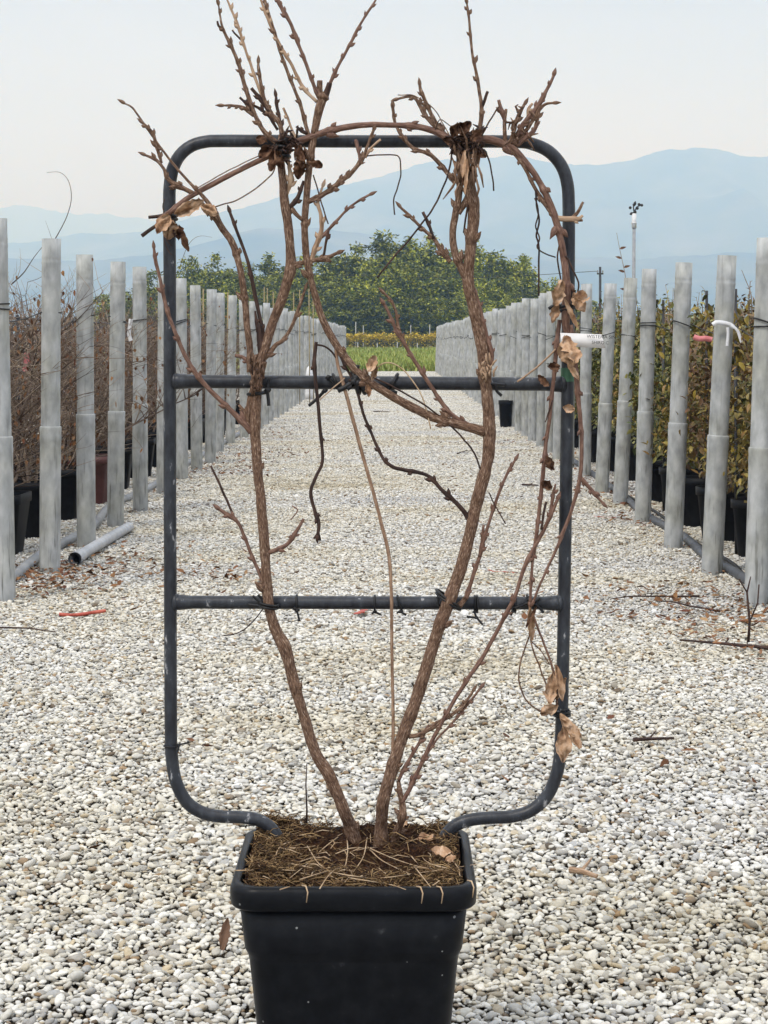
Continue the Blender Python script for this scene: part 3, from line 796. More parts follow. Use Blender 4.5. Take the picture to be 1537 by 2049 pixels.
def shrub_meshes(seed, hh=1.03, n=6):
    """bare upright shrub trained flat: stems and a thicket of twigs, a few dead leaves"""
    rn = random.Random(seed); st_ = MB(); tw = MB(); lf = MB()
    def walk(p, d, L, r, depth):
        k = max(3, int(L / .07)); pts = [p.copy()]
        for i in range(k):
            d = (d + Vector((rn.gauss(0, .16), rn.gauss(0, .10), rn.gauss(0, .10) + .03))).normalized()
            p = p + d * L / k; pts.append(p.copy())
        m_ = st_ if depth == 0 else tw
        m_.tube(pts, [r * (1 - .7 * i / k) for i in range(k + 1)], 5 if depth == 0 else 3)
        if depth < 2:
            for i in range(1, k + 1):
                for q in range(3 if depth == 0 else (1 if rn.random() < .75 else 0)):
                    a = rn.uniform(-1.3, 1.3)
                    dd = Vector((math.sin(a) + d.x * .5, rn.uniform(-.45, .45), abs(math.cos(a)) * .8 - .1)).normalized()
                    walk(pts[i], dd, L * rn.uniform(.25, .5) if depth == 0 else L * rn.uniform(.3, .6), max(.0016, r * .42), depth + 1)
        if depth > 0 and rn.random() < .20:
            for q in range(1):
                e = pts[rn.randrange(len(pts))]
                lf.leaf(e, (rn.uniform(-.6, .6), rn.uniform(-.5, .5), -1), (rn.uniform(-1, 1), -1, .3), rn.uniform(.022, .042), rn.uniform(.013, .022), rn.uniform(-.6, .6), rn.uniform(-.5, .5))
    for k in range(n):
        walk(Vector((rn.uniform(-.05, .05), rn.uniform(-.04, .04), .27)), Vector((rn.uniform(-.35, .35), rn.uniform(-.2, .2), 1)).normalized(), hh * rn.uniform(.75, 1.0), .010, 0)
    return st_, tw, lf
shrub_lib = []
def place_shrub(x, y, rz, s, label):
    t = empty('bare_shrub', (x, y, 0), label, 'shrub', 'bare brown shrubs behind the left posts', (0, 0, rz))
    t.scale = (s, s, s)
    if len(shrub_lib) < 4:
        a, b, c = shrub_meshes(300 + len(shrub_lib))
        shrub_lib.append((a.build('stem', M['twig'], t), b.build('twigs', M['twig'], t), c.build('dead_leaves', M['litter'], t, smooth=False)))
    else:
        for q in shrub_lib[rnd.randrange(4)]:
            c = q.copy(); COL.objects.link(c); c.parent = t
ly = [9.3, 10.3, 11.2, 12.3, 13.5, 14.8, 16.0, 17.3, 18.6, 20.0, 21.4, 22.9, 24.4, 26.0]
for i, y in enumerate(ly):
    x = -2.17 + rnd.uniform(-.05, .05)
    brown = (i == 4)
    place_pot(x, y, .19 if brown else .17, .34 if brown else .33, 'brown' if brown else 'black', ('reddish brown planter with thick rim behind third and fourth left posts' if brown else 'square black pot, %s from the near end behind the left posts' % ordw[i]), True, rnd.uniform(-.15, .15))
    place_shrub(x, y, rnd.uniform(-.4, .4), rnd.uniform(.93, 1.06), 'tangled bare brown shrub, %s from near end of first line behind left posts' % ordw[i])
for i, y in enumerate([10.9, 12.3, 13.7, 15.1, 16.6, 18.2, 19.8, 21.5, 23.2, 25.0, 27.0, 29.0]):
    x = -2.9 + rnd.uniform(-.08, .08)
    place_pot(x, y, .17, .33, 'black', 'square black pot, %s from near end of second line on the left' % ordw[i], True, rnd.uniform(-.15, .15))
    place_shrub(x, y, rnd.uniform(-.5, .5) + 1.2, rnd.uniform(.95, 1.08), 'tangled bare brown shrub, %s from near end of second line on the left' % ordw[i])
# dark trellis of thin bars and wires that holds the bare shrubs
for row, (x, y0, y1) in enumerate(((-2.26, 8.8, 27), (-3.02, 10.4, 30))):
    t = empty('wire_trellis', (x, y0, 0), ['black wire trellis holding the nearer line of bare shrubs', 'black wire trellis holding the farther line of bare shrubs'][row], 'trellis')
    c = MB()
    yy = y0
    while yy < y1:
        b = MB(); b.tube([(x, yy, 0), (x + rnd.uniform(-.02, .02), yy, 1.30)], .011, 6); rel(b.build('bar', M['dark_metal']), t); yy += .95
    for z in (.45, .62, .79, .96, 1.13, 1.28):
        c.tube([(x, y0, z), (x, y1, z)], .0035 if z < 1.2 else .009, 4)
    yy = y0
    while yy < y1:
        c.tube([(x - .006, yy, .4), (x - .006, yy, 1.28)], .003, 4); yy += .19
    rel(c.build('wires', M['dark_metal']), t)['kind'] = 'stuff'

def hedge_meshes(seed):
    rn = random.Random(seed); lf = MB(); st_ = MB()
    for k in range(5):
        pts = [Vector((rn.uniform(-.06, .06), rn.uniform(-.05, .05), .27))]
        d = Vector((rn.uniform(-.3, .3), rn.uniform(-.12, .12), 1)).normalized()
        for i in range(9):
            d = (d + Vector((rn.gauss(0, .16), rn.gauss(0, .08), .05))).normalized(); pts.append(pts[-1] + d * .12)
        st_.tube(pts, [.008 * (1 - .07 * i) for i in range(10)], 5)
    clumps = [(rn.uniform(-.42, .42), rn.uniform(-.24, .24), rn.uniform(.42, 1.28), rn.uniform(.10, .20)) for k in range(40)]
    for cx, cy, cz, cr_ in clumps:
        for i in range(56):
            d = Vector((rn.gauss(0, 1), rn.gauss(0, 1), rn.gauss(0, 1))).normalized() * cr_ * rn.random() ** .4
            c = Vector((cx, cy, cz)) + d
            if c.z < .34: c.z = .34 + rn.random() * .1
            L = rn.uniform(.028, .058)
            lf.leaf(c, (d.x * 3 + rn.uniform(-.6, .6), d.y * 3 + rn.uniform(-.6, .6), rn.uniform(-.8, .7)), (rn.uniform(-.7, .7), rn.uniform(-.7, .7), 1), L, L * rn.uniform(.38, .6), rn.uniform(.1, .5), rn.uniform(0, .4))
    for k in range(7):      # stray shoots above the top
        p = Vector((rn.uniform(-.35, .35), rn.uniform(-.15, .15), 1.2)); q = p + Vector((rn.uniform(-.08, .08), rn.uniform(-.05, .05), rn.uniform(.14, .30)))
        st_.tube([p, (p + q) / 2 + Vector((.01, 0, 0)), q], [.003, .0025, .0015], 4)
        for i in range(5):
            c = p.lerp(q, rn.uniform(.3, 1)); L = rn.uniform(.02, .04)
            lf.leaf(c, (rn.uniform(-1, 1), rn.uniform(-1, 1), .4), (0, 0, 1), L, L * .4)
    return lf, st_
hedge_lib = {}
def place_hedge(x, y, kind, rz, s, label, grp):
    t = empty('hedge_plant', (x, y, 0), label, 'hedge plant', grp, (0, 0, rz)); t.scale = (s, s, s * rnd.uniform(.97, 1.04))
    key = (kind, rnd.randrange(2))
    if key not in hedge_lib:
        lf, st_ = hedge_meshes(500 + len(hedge_lib))
        b = MB(); b.tube([(.1, .16, 0), (.11, .16, 1.42)], .009, 6)
        hedge_lib[key] = (lf.build('foliage', M['hedge_' + kind], t), st_.build('stem', M['twig'], t), b.build('stake', M['dark_metal'], t))
    else:
        for q in hedge_lib[key]:
            c = q.copy(); COL.objects.link(c); c.parent = t
ry = [8.3, 9.2, 10.15, 11.0, 11.8, 12.7, 13.6, 14.6, 15.6, 16.7, 17.8, 19.0, 20.3, 21.7, 23.2, 25.0]
rk = ['gold', 'gold', 'gold', 'russet', 'gold', 'green', 'green', 'green', 'gold', 'green', 'green', 'green', 'russet', 'green', 'green', 'green']
nm = {'gold': 'golden leaved', 'russet': 'russet brown', 'green': 'yellow green'}
for i, (y, k) in enumerate(zip(ry, rk)):
    x = 1.93 + rnd.uniform(-.04, .04) + (.08 if i > 6 else 0)
    place_hedge(x + .06, y, k, math.pi / 2 + rnd.uniform(-.3, .3), rnd.uniform(.96, 1.05), '%s leafy hedge plant, %s from near end of first line behind right posts' % (nm[k], ordw[i]), 'leafy hedge plants behind the right posts')
    place_pot(x, y, .16, .31, 'black', 'round black pot, %s from the near end behind the right posts' % ordw[i])
for i, y in enumerate([9.4, 10.6, 11.7, 12.9, 14.2, 15.6, 17.0, 18.6, 20.2, 22.0]):
    k = ('gold', 'russet', 'gold', 'green')[i % 4]
    place_hedge(2.75, y, k, math.pi / 2 + rnd.uniform(-.3, .3), rnd.uniform(.96, 1.03), '%s leafy hedge plant, %s from near end of second line on the right' % (nm[k], ordw[i]), 'leafy hedge plants behind the right posts')
    place_pot(2.70, y, .16, .31, 'black', 'round black pot, %s from near end of second line on the right' % ordw[i])
# a tall sprig with a few leaves, and bare twigs that rise above the posts
def sprig(name, pts, Y, r, label, leaves=0, m='twig', cat='shoot'):
    b = MB(); q = [P(x, y, Y) for x, y in [tuple(v) for v in catmull(pts, 6)]]
    b.tube(q, [r * (1 - .7 * i / len(q)) for i in range(len(q))], 5)
    o = b.build(name, M[m])
    tag(o, label, cat)
    if leaves:
        lf = MB()
        for k in range(leaves):
            c = q[int(len(q) * (.12 + .8 * k / leaves))]; s = 1 if k % 2 else -1
            lf.leaf(c, (s, -.3, .35), (0, -1, .3), .055, .022)
        lf.build('leaf', M['dry_leaf_dark'], o)
    return o
sprig('tall_shoot', [(1257, 640), (1252, 560), (1247, 530), (1240, 498), (1234, 466)], 15.5, .005, 'thin upright leafy shoot rising behind the fifth right post', 8)
sprig('tendril', [(100, 495), (118, 465), (135, 430), (143, 395), (137, 362), (120, 345), (94, 345)], 9.5, .0028, 'fine curling tendril rising from the second left post', 0, 'bark_dark', 'tendril')
sprig('tendril', [(358, 540), (372, 500), (385, 480), (402, 472), (425, 475)], 15.8, .0025, 'fine curling tendril above the posts beside the iron frame', 0, 'bark_dark', 'tendril')
sprig('bare_twig', [(1505, 640), (1503, 590), (1492, 560), (1484, 540)], 9.6, .004, 'bare forked twig rising above the hedge at the right edge', 0, 'twig', 'twig')
sprig('bare_twig', [(22, 570), (48, 545), (68, 515), (88, 490)], 11, .004, 'slanting dark twig between the first and second left posts', 0, 'bark_dark', 'twig')
for i, (px, y0) in enumerate([(515, 596), (528, 574), (537, 576), (546, 584), (586, 585), (600, 580), (620, 578), (628, 582), (406, 578), (453, 585)]):
    Y = 34 if i < 8 else 24
    b = MB(); z = H - (y0 - VY) * Y / F; x = (px - VX) * Y / F
    b.tube([(x, Y, 0), (x + rnd.uniform(-.02, .02), Y, z)], .009, 6)
    tag(b.build('bamboo_cane', M['cane']), 'thin yellow cane rising behind the left posts, %s from the left' % ordw[(i + 2) % 10], 'cane', 'yellow canes behind the left posts')

# ------------------------------------------------------------------ mast, pole and fence far right
Y = 60
t = empty('mast', ((1267 - VX) * Y / F, Y, 0), 'tall grey mast topped by a cluster of dark fittings', 'mast')
x0 = t.location.x; zt = H - (408 - VY) * Y / F
b = MB(); b.tube([(x0, Y, 0), (x0 + .03, Y, zt - .75)], [.06, .05], 10); rel(b.build('pole', M['grey_metal']), t)
b = MB()
b.tube([(x0 + .03, Y, zt - .76), (x0 + .03, Y, zt - .30)], .075, 10); b.tube([(x0 + .03, Y, zt - .62), (x0 + .03, Y, zt - .58)], .09, 10); rel(b.build('collar', M['white_tape']), t)
b = MB()
for dx, dz, L in ((-.12, -.12, .16), (.02, 0.0, .2), (.16, -.02, .18), (.10, -.14, .14), (-.08, -.30, .16), (.03, -.25, .2), (.24, -.04, .12)):
    b.ell((x0 + .03 + dx, Y, zt + dz), (rnd.uniform(-.4, .6), -.5, rnd.uniform(-.3, .9)), .05, L * .5, 7, 5)
b.tube([(x0 + .03, Y, zt - .3), (x0 + .1, Y, zt - .1), (x0 + .25, Y, zt - .03)], .02, 5); b.tube([(x0 + .03, Y, zt - .3), (x0, Y, zt)], .02, 5)
rel(b.build('lamp_cluster', M['dark_metal']), t)
Y = 90
x0 = (1201 - VX) * Y / F; zt = H - (534 - VY) * Y / F
t = empty('utility_pole', (x0, Y, 0), 'thin dark utility pole standing beyond the right posts', 'pole')
b = MB(); b.tube([(x0, Y, 0), (x0, Y, zt)], [.075, .055], 8); b.box((x0, Y, zt - .32), .3, .1, .07); rel(b.build('pole', M['dark_metal']), t)
b = MB(); b.ell((x0 - .12, Y, zt - .22), (0, 0, 1), .04, .08, 6, 4); b.ell((x0 + .12, Y, zt - .22), (0, 0, 1), .04, .08, 6, 4); rel(b.build('insulator', M['grey_metal']), t)
b = MB(); b.tube([Vector(q) for q in catmull([(x0 - .12, Y, zt - .2), (x0 - 6, Y, zt - .5), (x0 - 14, Y, zt - .35)], 1)], .012, 4)
tag(b.build('power_line', M['dark_metal']), 'thin power line leaving the dark utility pole', 'wire')
Y = 40
x0 = (1196 - VX) * Y / F
t = empty('slatted_fence', (x0, Y, 0), 'dark slatted fence panel between the right posts', 'fence')
b = MB()
for z in (1.08, 1.2, 1.32, 1.44, 1.54): b.box((x0, Y, z), 1.6, .03, .07)
rel(b.build('slats', M['dark_metal'], smooth=False), t)
b = MB()
for dx in (-.78, -.3, .3, .78): b.box((x0 + dx, Y + .035, .78), .06, .035, 1.56)
rel(b.build('uprights', M['dark_metal'], smooth=False), t)

# ribbons, labels and small things round the posts
def ribbon(name, pts, Y, wpx, m, label, cat='ribbon'):
    b = MB(); q = [P(x, y, Y) for x, y in [tuple(v) for v in catmull(pts, 5)]]
    h = wpx * Y / F / 2
    for i, p in enumerate(q):
        t = (q[min(i + 1, len(q) - 1)] - q[max(0, i - 1)]).normalized(); s = t.cross(Vector((0, -1, 0))).normalized() * h
        tw = Vector((0, .25 * h * math.sin(i * .9), 0))
        for dy in (-.0008, .0008):
            b.v += [p - s + tw + Vector((0, dy, 0)), p + s - tw + Vector((0, dy, 0))]
    for i in range(len(q) - 1):
        a = i * 4
        b.f += [(a, a + 4, a + 5, a + 1), (a + 2, a + 3, a + 7, a + 6), (a, a + 2, a + 6, a + 4), (a + 1, a + 5, a + 7, a + 3)]
    return tag(b.build(name, M[m]), label, cat)
r1 = ribbon('white_ribbon', [(1426, 650), (1433, 645), (1447, 646), (1462, 650), (1468, 655)], 9.30, 9, 'white_tape', 'white plastic ribbon knotted round the second right post')
for pts in ([(1462, 652), (1475, 660), (1484, 685)], [(1456, 655), (1457, 670), (1455, 692)]):
    o = ribbon('tail', pts, 9.29, 6, 'white_tape', None); del o['category']; o.parent = r1
ribbon('pink_ribbon', [(1388, 674), (1400, 678), (1412, 677), (1425, 680)], 9.9, 11, 'pink_tape', 'pink plastic ribbon tied between the second and third right posts')
ribbon('pink_label', [(54, 706), (53, 722), (50, 743)], 11.0, 11, 'pink_tape', 'pink plastic label hanging in the bare shrubs at the left', 'label')
ribbon('white_ribbon', [(262, 638), (260, 655), (258, 668), (262, 682)], 12.3, 8, 'white_tape', 'white plastic strip hanging between the fourth and fifth left posts')
ribbon('red_strip', [(118, 1229), (140, 1231), (165, 1229), (190, 1225), (212, 1222)], G(160, 1232).y - .1, 7, 'red_tape', 'crumpled red plastic strip lying on the gravel near the left posts', 'plastic strip')
def ground_strip(px0, py0, px1, py1, wd, m, label):
    a = G(px0, py0) + Vector((0, 0, .026)); c = G(px1, py1) + Vector((0, 0, .026)); b = MB()
    d = (c - a); s = d.cross(Vector((0, 0, 1))).normalized() * wd / 2
    n_ = 10
    for i in range(n_ + 1):
        p = a + d * i / n_ + Vector((0, rnd.uniform(-.006, .006), .006 * mnoise.noise(Vector((i * 1.3, px0, 0)))))
        for dz in (0, .0015): b.v += [p - s + Vector((0, 0, dz)), p + s + Vector((0, 0, dz + rnd.uniform(0, .006)))]
    for i in range(n_):
        k = i * 4; b.f += [(k, k + 1, k + 5, k + 4), (k + 2, k + 6, k + 7, k + 3), (k, k + 4, k + 6, k + 2), (k + 1, k + 3, k + 7, k + 5)]
    tag(b.build('red_strip', M['red_tape']), label, 'plastic strip')
ground_strip(976, 1153, 1036, 1158, .018, 'red_tape', 'thin red plastic strip lying on gravel right of the thick right stem')
ground_strip(712, 1243, 732, 1233, .03, 'red_tape', 'small red plastic scrap lying below the lower rung')
ground_strip(1190, 1042, 1240, 1046, .015, 'red_tape', 'thin red plastic strip lying beside the right posts')
# black pot standing in the right row, white sack in the left row
g = G(1012, 856); place_pot(g.x, g.y, .095, .36, 'black', 'narrow black pot standing in the lane in front of the far right posts')
g = G(612, 800); b = MB()
b.lathe([(.02, 0), (.075, .01), (.085, .12), (.07, .3), (.08, .45), (.05, .58), (.02, .62), (.001, .625)], 14)
for i, v in enumerate(b.v): b.v[i] = v * (1 + .12 * mnoise.noise(v * 14))
o = b.build('white_sack', M['white_tape']); o.location = (g.x + .07, g.y, 0); tag(o, 'white plastic sack leaning in the far left row', 'sack')
# sticks on the gravel
def stick(pts, r, label, m='bark_dark', z=.024):
    b = MB(); q = catmull([tuple(G(*p))[:2] for p in pts], .05)
    v = [Vector((p[0] + .012 * mnoise.noise(Vector((i * .45, p[1], 3))), p[1] + .03 * mnoise.noise(Vector((i * .35, p[1], 7))), z + .008 * mnoise.noise(Vector((i * .5, p[1], 0))))) for i, p in enumerate(q)]
    b.tube(v, [r * .78 * (1 - .55 * i / len(v)) for i in range(len(v))], 6, knob=.3)
    k = len(v) // 2; b.tube([v[k], v[k] + Vector((.02, .03, .012)), v[k] + Vector((.03, .07, .010))], [r * .4, r * .3, r * .15], 5)
    tag(b.build('stick', M[m]), label, 'stick', 'sticks lying on the gravel')
stick([(1400, 1203), (1300, 1205), (1218, 1208)], .006, 'longest dark stick pointing left in front of the right posts')
stick([(1440, 1235), (1370, 1222), (1320, 1212)], .006, 'dark slanting stick just below the longest one')
stick([(1537, 1310), (1450, 1302), (1360, 1294)], .009, 'thick dark stick reaching in from the right edge')
stick([(1268, 1501), (1300, 1499), (1352, 1494)], .007, 'short dark stick lying alone right of the frame')
stick([(1140, 1762), (1165, 1768), (1195, 1778)], .010, 'pale flat stick lying right of the big pot', 'bark_pale')
stick([(748, 826), (778, 827)], .012, 'short dark stick lying far up the lane below the upper rung')
stick([(0, 1268), (60, 1272), (110, 1277)], .005, 'thin dark stick lying at the left edge')
stick([(915, 912), (945, 905)], .008, 'small dark stick far up the lane left of the thick right stem')
stick([(1045, 976), (1078, 977)], .010, 'dark stick lying up the lane between stem and frame')
b = MB(); g = G(1497, 1292); q = [g + Vector((0, 0, 0)), g + Vector((.006, 0, .09)), g + Vector((-.004, 0, .20)), g + Vector((.01, 0, .26))]
b.tube(q, [.006, .005, .004, .002], 6); b.tube([q[2], q[2] + Vector((-.03, 0, .05))], .003, 5); b.tube([q[1], q[1] + Vector((.03, 0, .07)), q[1] + Vector((.035, 0, .14))], .003, 5)
tag(b.build('dead_stem', M['bark_dark']), 'dark dead weed stem standing in the gravel before the nearest right post', 'weed')
g = G(452, 1918); b = MB(); b.crumple(g + Vector((-.008, 0, .012)), (.18, .25, 1), (0, -1, .2), .062, .022, .15, 4.0)
tag(b.build('bark_chip', M['bark']), 'brown flake of bark standing in the gravel left of the big pot', 'bark')

# ------------------------------------------------------------------ the big pot in front
PX, PY = -0.0562, 2.92
t = empty('square_pot', (PX, PY, 0), 'big square black plastic pot with a rolled rim holding the iron frame', 'pot')
b = MB()
b.rsq([(.125, .125, .035, .0), (.128, .128, .036, .01), (.1525, .1525, .038, .252), (.154, .154, .038, .258), (.1575, .1575, .038, .266), (.1585, .1585, .038, .270), (.1655, .1655, .038, .336), (.160, .160, .036, .337), (.150, .150, .034, .24), (.120, .120, .03, .02)], 8)
b.build('pot_wall', M['pot'], t)
b = MB()
b.rsq([(.1665, .1665, .038, .334), (.1745, .1745, .042, .3335), (.1775, .1775, .043, .337), (.1785, .1785, .044, .350), (.1785, .1785, .044, .358), (.1765, .1765, .043, .3645), (.1725, .1725, .041, .3675), (.1655, .1655, .039, .3675), (.1630, .1630, .038, .3645), (.1620, .1620, .037, .352), (.1605, .1605, .036, .337)], 10)
b.build('rim', M['pot'], t)
# soil
s = MB(); n_ = 60; hw = .1600
def soilz(u, v):
    x, y = u * hw, v * hw
    return .3605 + .016 * mnoise.noise(Vector((x * 16, y * 16, 2.0))) + .009 * mnoise.noise(Vector((x * 55, y * 55, 5.0))) + .006 * mnoise.noise(Vector((x * 140, y * 140, 9.0))) + .012 * (v > 0) * v + .010 * max(0, -u) * max(0, v) - .008 * max(0, -v)
for j in range(n_ + 1):
    for i in range(n_ + 1):
        u, v = 2 * i / n_ - 1, 2 * j / n_ - 1
        cu = max(abs(u), abs(v)); k = 1 - .07 * (min(abs(u), abs(v)) / (cu + 1e-6)) ** 6 * cu
        s.v.append(Vector((PX + u * hw * k, PY + v * hw * k, soilz(u, v))))
for j in range(n_):
    for i in range(n_):
        a = j * (n_ + 1) + i; s.f.append((a, a + 1, a + n_ + 2, a + n_ + 1))
so_ = s.build('potting_soil', M['soil'])
tag(so_, 'dark brown potting soil matted with roots and straw in the big black pot', 'soil')
fb = MB(); rn = random.Random(77)
for i in range(5200):
    u, v = rn.uniform(-.97, .97), rn.uniform(-.97, .97)
    if rn.random() < .45: u = rn.choice((-1, 1)) * (1 - .35 * rn.random() ** 1.5) * .97; 
    elif rn.random() < .35: v = -(1 - .4 * rn.random()) * .97
    if math.hypot(u - .25, (v - .25) * .8) < .62 and rn.random() < .72: continue
    p = Vector((PX + u * hw, PY + v * hw, soilz(u, v) + rn.uniform(-.002, .009)))
    a = rn.uniform(0, 6.28); L = rn.uniform(.010, .034); d = Vector((math.cos(a), math.sin(a), rn.uniform(-.2, .5)))
    q = p + d * L; 
    if abs(q.x - PX) > hw or abs(q.y - PY) > hw: q = p + Vector((-d.x, -d.y, d.z)) * L * .4
    mdl = (p + q) / 2 + Vector((rn.gauss(0, .004), rn.gauss(0, .004), rn.uniform(0, .006)))
    fb.tube([p, mdl, q], [.0006, .0008, .0004], 3, False)
fb_ = fb.build('root_fibres', M['fibre'], so_); fb_['kind'] = 'stuff'
sw = MB()
for i in range(60):
    u, v = rn.uniform(-.9, .9), rn.uniform(-.98, .6)
    p = Vector((PX + u * hw, PY + v * hw, soilz(u, v) + .006)); a = rn.uniform(0, 6.28); L = rn.uniform(.02, .05)
    q = p + Vector((math.cos(a) * L, math.sin(a) * L, rn.uniform(.0, .006)))
    if abs(q.x - PX) < hw * 1.05 and abs(q.y - PY) < hw * 1.05: sw.tube([p, (p + q) / 2 + Vector((rn.gauss(0, .003), rn.gauss(0, .003), .003)), q], [.0007, .0008, .0004], 4)
def soilpt(px, py, dz=.006):
    Y = (H - .3625 - dz) * F / (py - VY); return P(px, py, Y)
for pts in ([(585, 1684), (563, 1692), (552, 1712), (555, 1735), (568, 1752)], [(568, 1695), (595, 1697), (640, 1690), (685, 1668)], [(686, 1668), (650, 1695), (615, 1728), (580, 1757)], [(580, 1728), (640, 1740), (700, 1752), (760, 1757), (830, 1748), (900, 1738), (955, 1729)], [(694, 1675), (696, 1700), (692, 1730), (684, 1762)],
            [(735, 1675), (728, 1712), (712, 1738), (690, 1765)], [(735, 1695), (780, 1715), (830, 1732), (870, 1740)], [(740, 1700), (765, 1722), (810, 1745)], [(600, 1760), (660, 1742), (700, 1740)], [(640, 1778), (655, 1755), (668, 1742)], [(615, 1693), (640, 1730), (680, 1752)], [(830, 1735), (850, 1760), (862, 1775)], [(470, 1742), (540, 1741), (620, 1742)], [(700, 1757), (780, 1770), (812, 1780)], [(905, 1722), (918, 1738), (920, 1752)], [(560, 1780), (580, 1774)], [(866, 1772), (880, 1762)], [(905, 1740), (860, 1728), (845, 1715)]):
    q = [soilpt(x, y, .008 + .006 * math.sin(i * .5)) for i, (x, y) in enumerate([tuple(v) for v in catmull(pts, 7)])]
    sw.tube(q, [.0010 - .0005 * i / len(q) for i in range(len(q))], 5)
o = sw.build('straw', M['straw'], so_); o['kind'] = 'stuff'
rt = MB()
for (x, y) in ((612, 1782), (842, 1784), (882, 1784), (944, 1772)):
    p = P(x, y, 2.738); rt.tube([p + Vector((-.006, .012, .004)), p + Vector((0, .004, .005)), p + Vector((.003, -.0025, -.002)), p + Vector((.001, -.0035, -.016))], [.0011, .0012, .0011, .0006], 5)
rt.build('overhanging_root', M['straw'], so_)
lfb = MB()
for i, (x, y, a, L) in enumerate(((868, 1712, -.3, .03), (835, 1682, .2, .028), (890, 1724, .5, .02), (790, 1660, .6, .025), (700, 1660, 1.0, .02))):
    lfb.crumple(soilpt(x, y, .012), (math.cos(a), math.sin(a), .25), (0, -.5, 1), L, L * .7, .35, 2.0 + i)
lfb.build('fallen_leaf', M['dry_leaf'], so_)
wd = MB(); q = [P(613, 1662, 3.05), P(614, 1620, 3.05), P(612, 1570, 3.05), P(614, 1528, 3.05)]; wd.tube(q, [.002, .0016, .0012, .0008], 5)
wd.tube([P(613, 1660, 3.05), P(608, 1640, 3.05)], .0015, 5)
tag(wd.build('weed_stem', M['bark_dark']), 'thin dark dead weed stem standing upright in the pot soil', 'weed')

# ------------------------------------------------------------------ the iron frame
Y0 = 3.0
K = Y0 / F
t = empty('trellis_frame', tuple(P(720, 1700, Y0)), 'dark grey tubular iron frame with two rungs standing in the pot', 'frame')
tube = [(566, 1716), (562, 1694), (553, 1671), (538, 1653), (515, 1640), (480, 1635), (445, 1634), (408, 1627), (375, 1606), (353, 1566), (344, 1515), (342, 1440), (341, 1200), (340, 900), (340, 600), (339, 420), (340, 372), (346, 338), (360, 311), (383, 292), (412, 283.5), (445, 282), (600, 282.5), (740, 283), (900, 283), (1030, 283.5), (1065, 288), (1098, 303), (1123, 331), (1135, 366), (1138, 410), (1138, 520), (1136, 760), (1133, 950), (1129, 1200), (1125, 1400), (1122, 1490), (1115, 1545), (1095, 1592), (1062, 1622), (1022, 1634), (985, 1636), (945, 1640), (912, 1651), (892, 1672), (882, 1700), (879, 1722)]
q = [P(x, y, Y0) for x, y in [tuple(v) for v in catmull(tube, 8)]]
b = MB(); b.tube(q, 12.8 * K, 16, True, .015); rel(b.build('hoop', M['iron']), t)
for (xa, ya, xb, yb, r) in ((346, 763, 1131, 769, 13.6), (347, 1205, 1124, 1207, 13.2)):
    n_ = 60; pts = []; rad = []
    for i in range(n_ + 1):
        u = i / n_; x = xa + (xb - xa) * u; y = ya + (yb - ya) * u
        pts.append(P(x, y, Y0)); e = min(u, 1 - u) * (xb - xa)
        rad.append((r + 3.5 * max(0, 1 - e / 38)) * K)
    b = MB(); b.tube(pts, rad, 16, True, .012); rg_ = b.build('rung', M['iron']); rel(rg_, t)
    for (x, y) in ((xa + 4, ya), (xb - 4, yb)):
        c = MB(); rr = []; pp = []
        c.tube([P(x - 6, y, Y0), P(x - 2, y, Y0), P(x + 2, y, Y0), P(x + 6, y, Y0)], [13 * K, 18 * K, 18 * K, 13 * K], 14, True, .10)
        w_ = c.build('weld', M['iron']); w_.parent = rg_; w_.matrix_parent_inverse = Matrix.Identity(4)
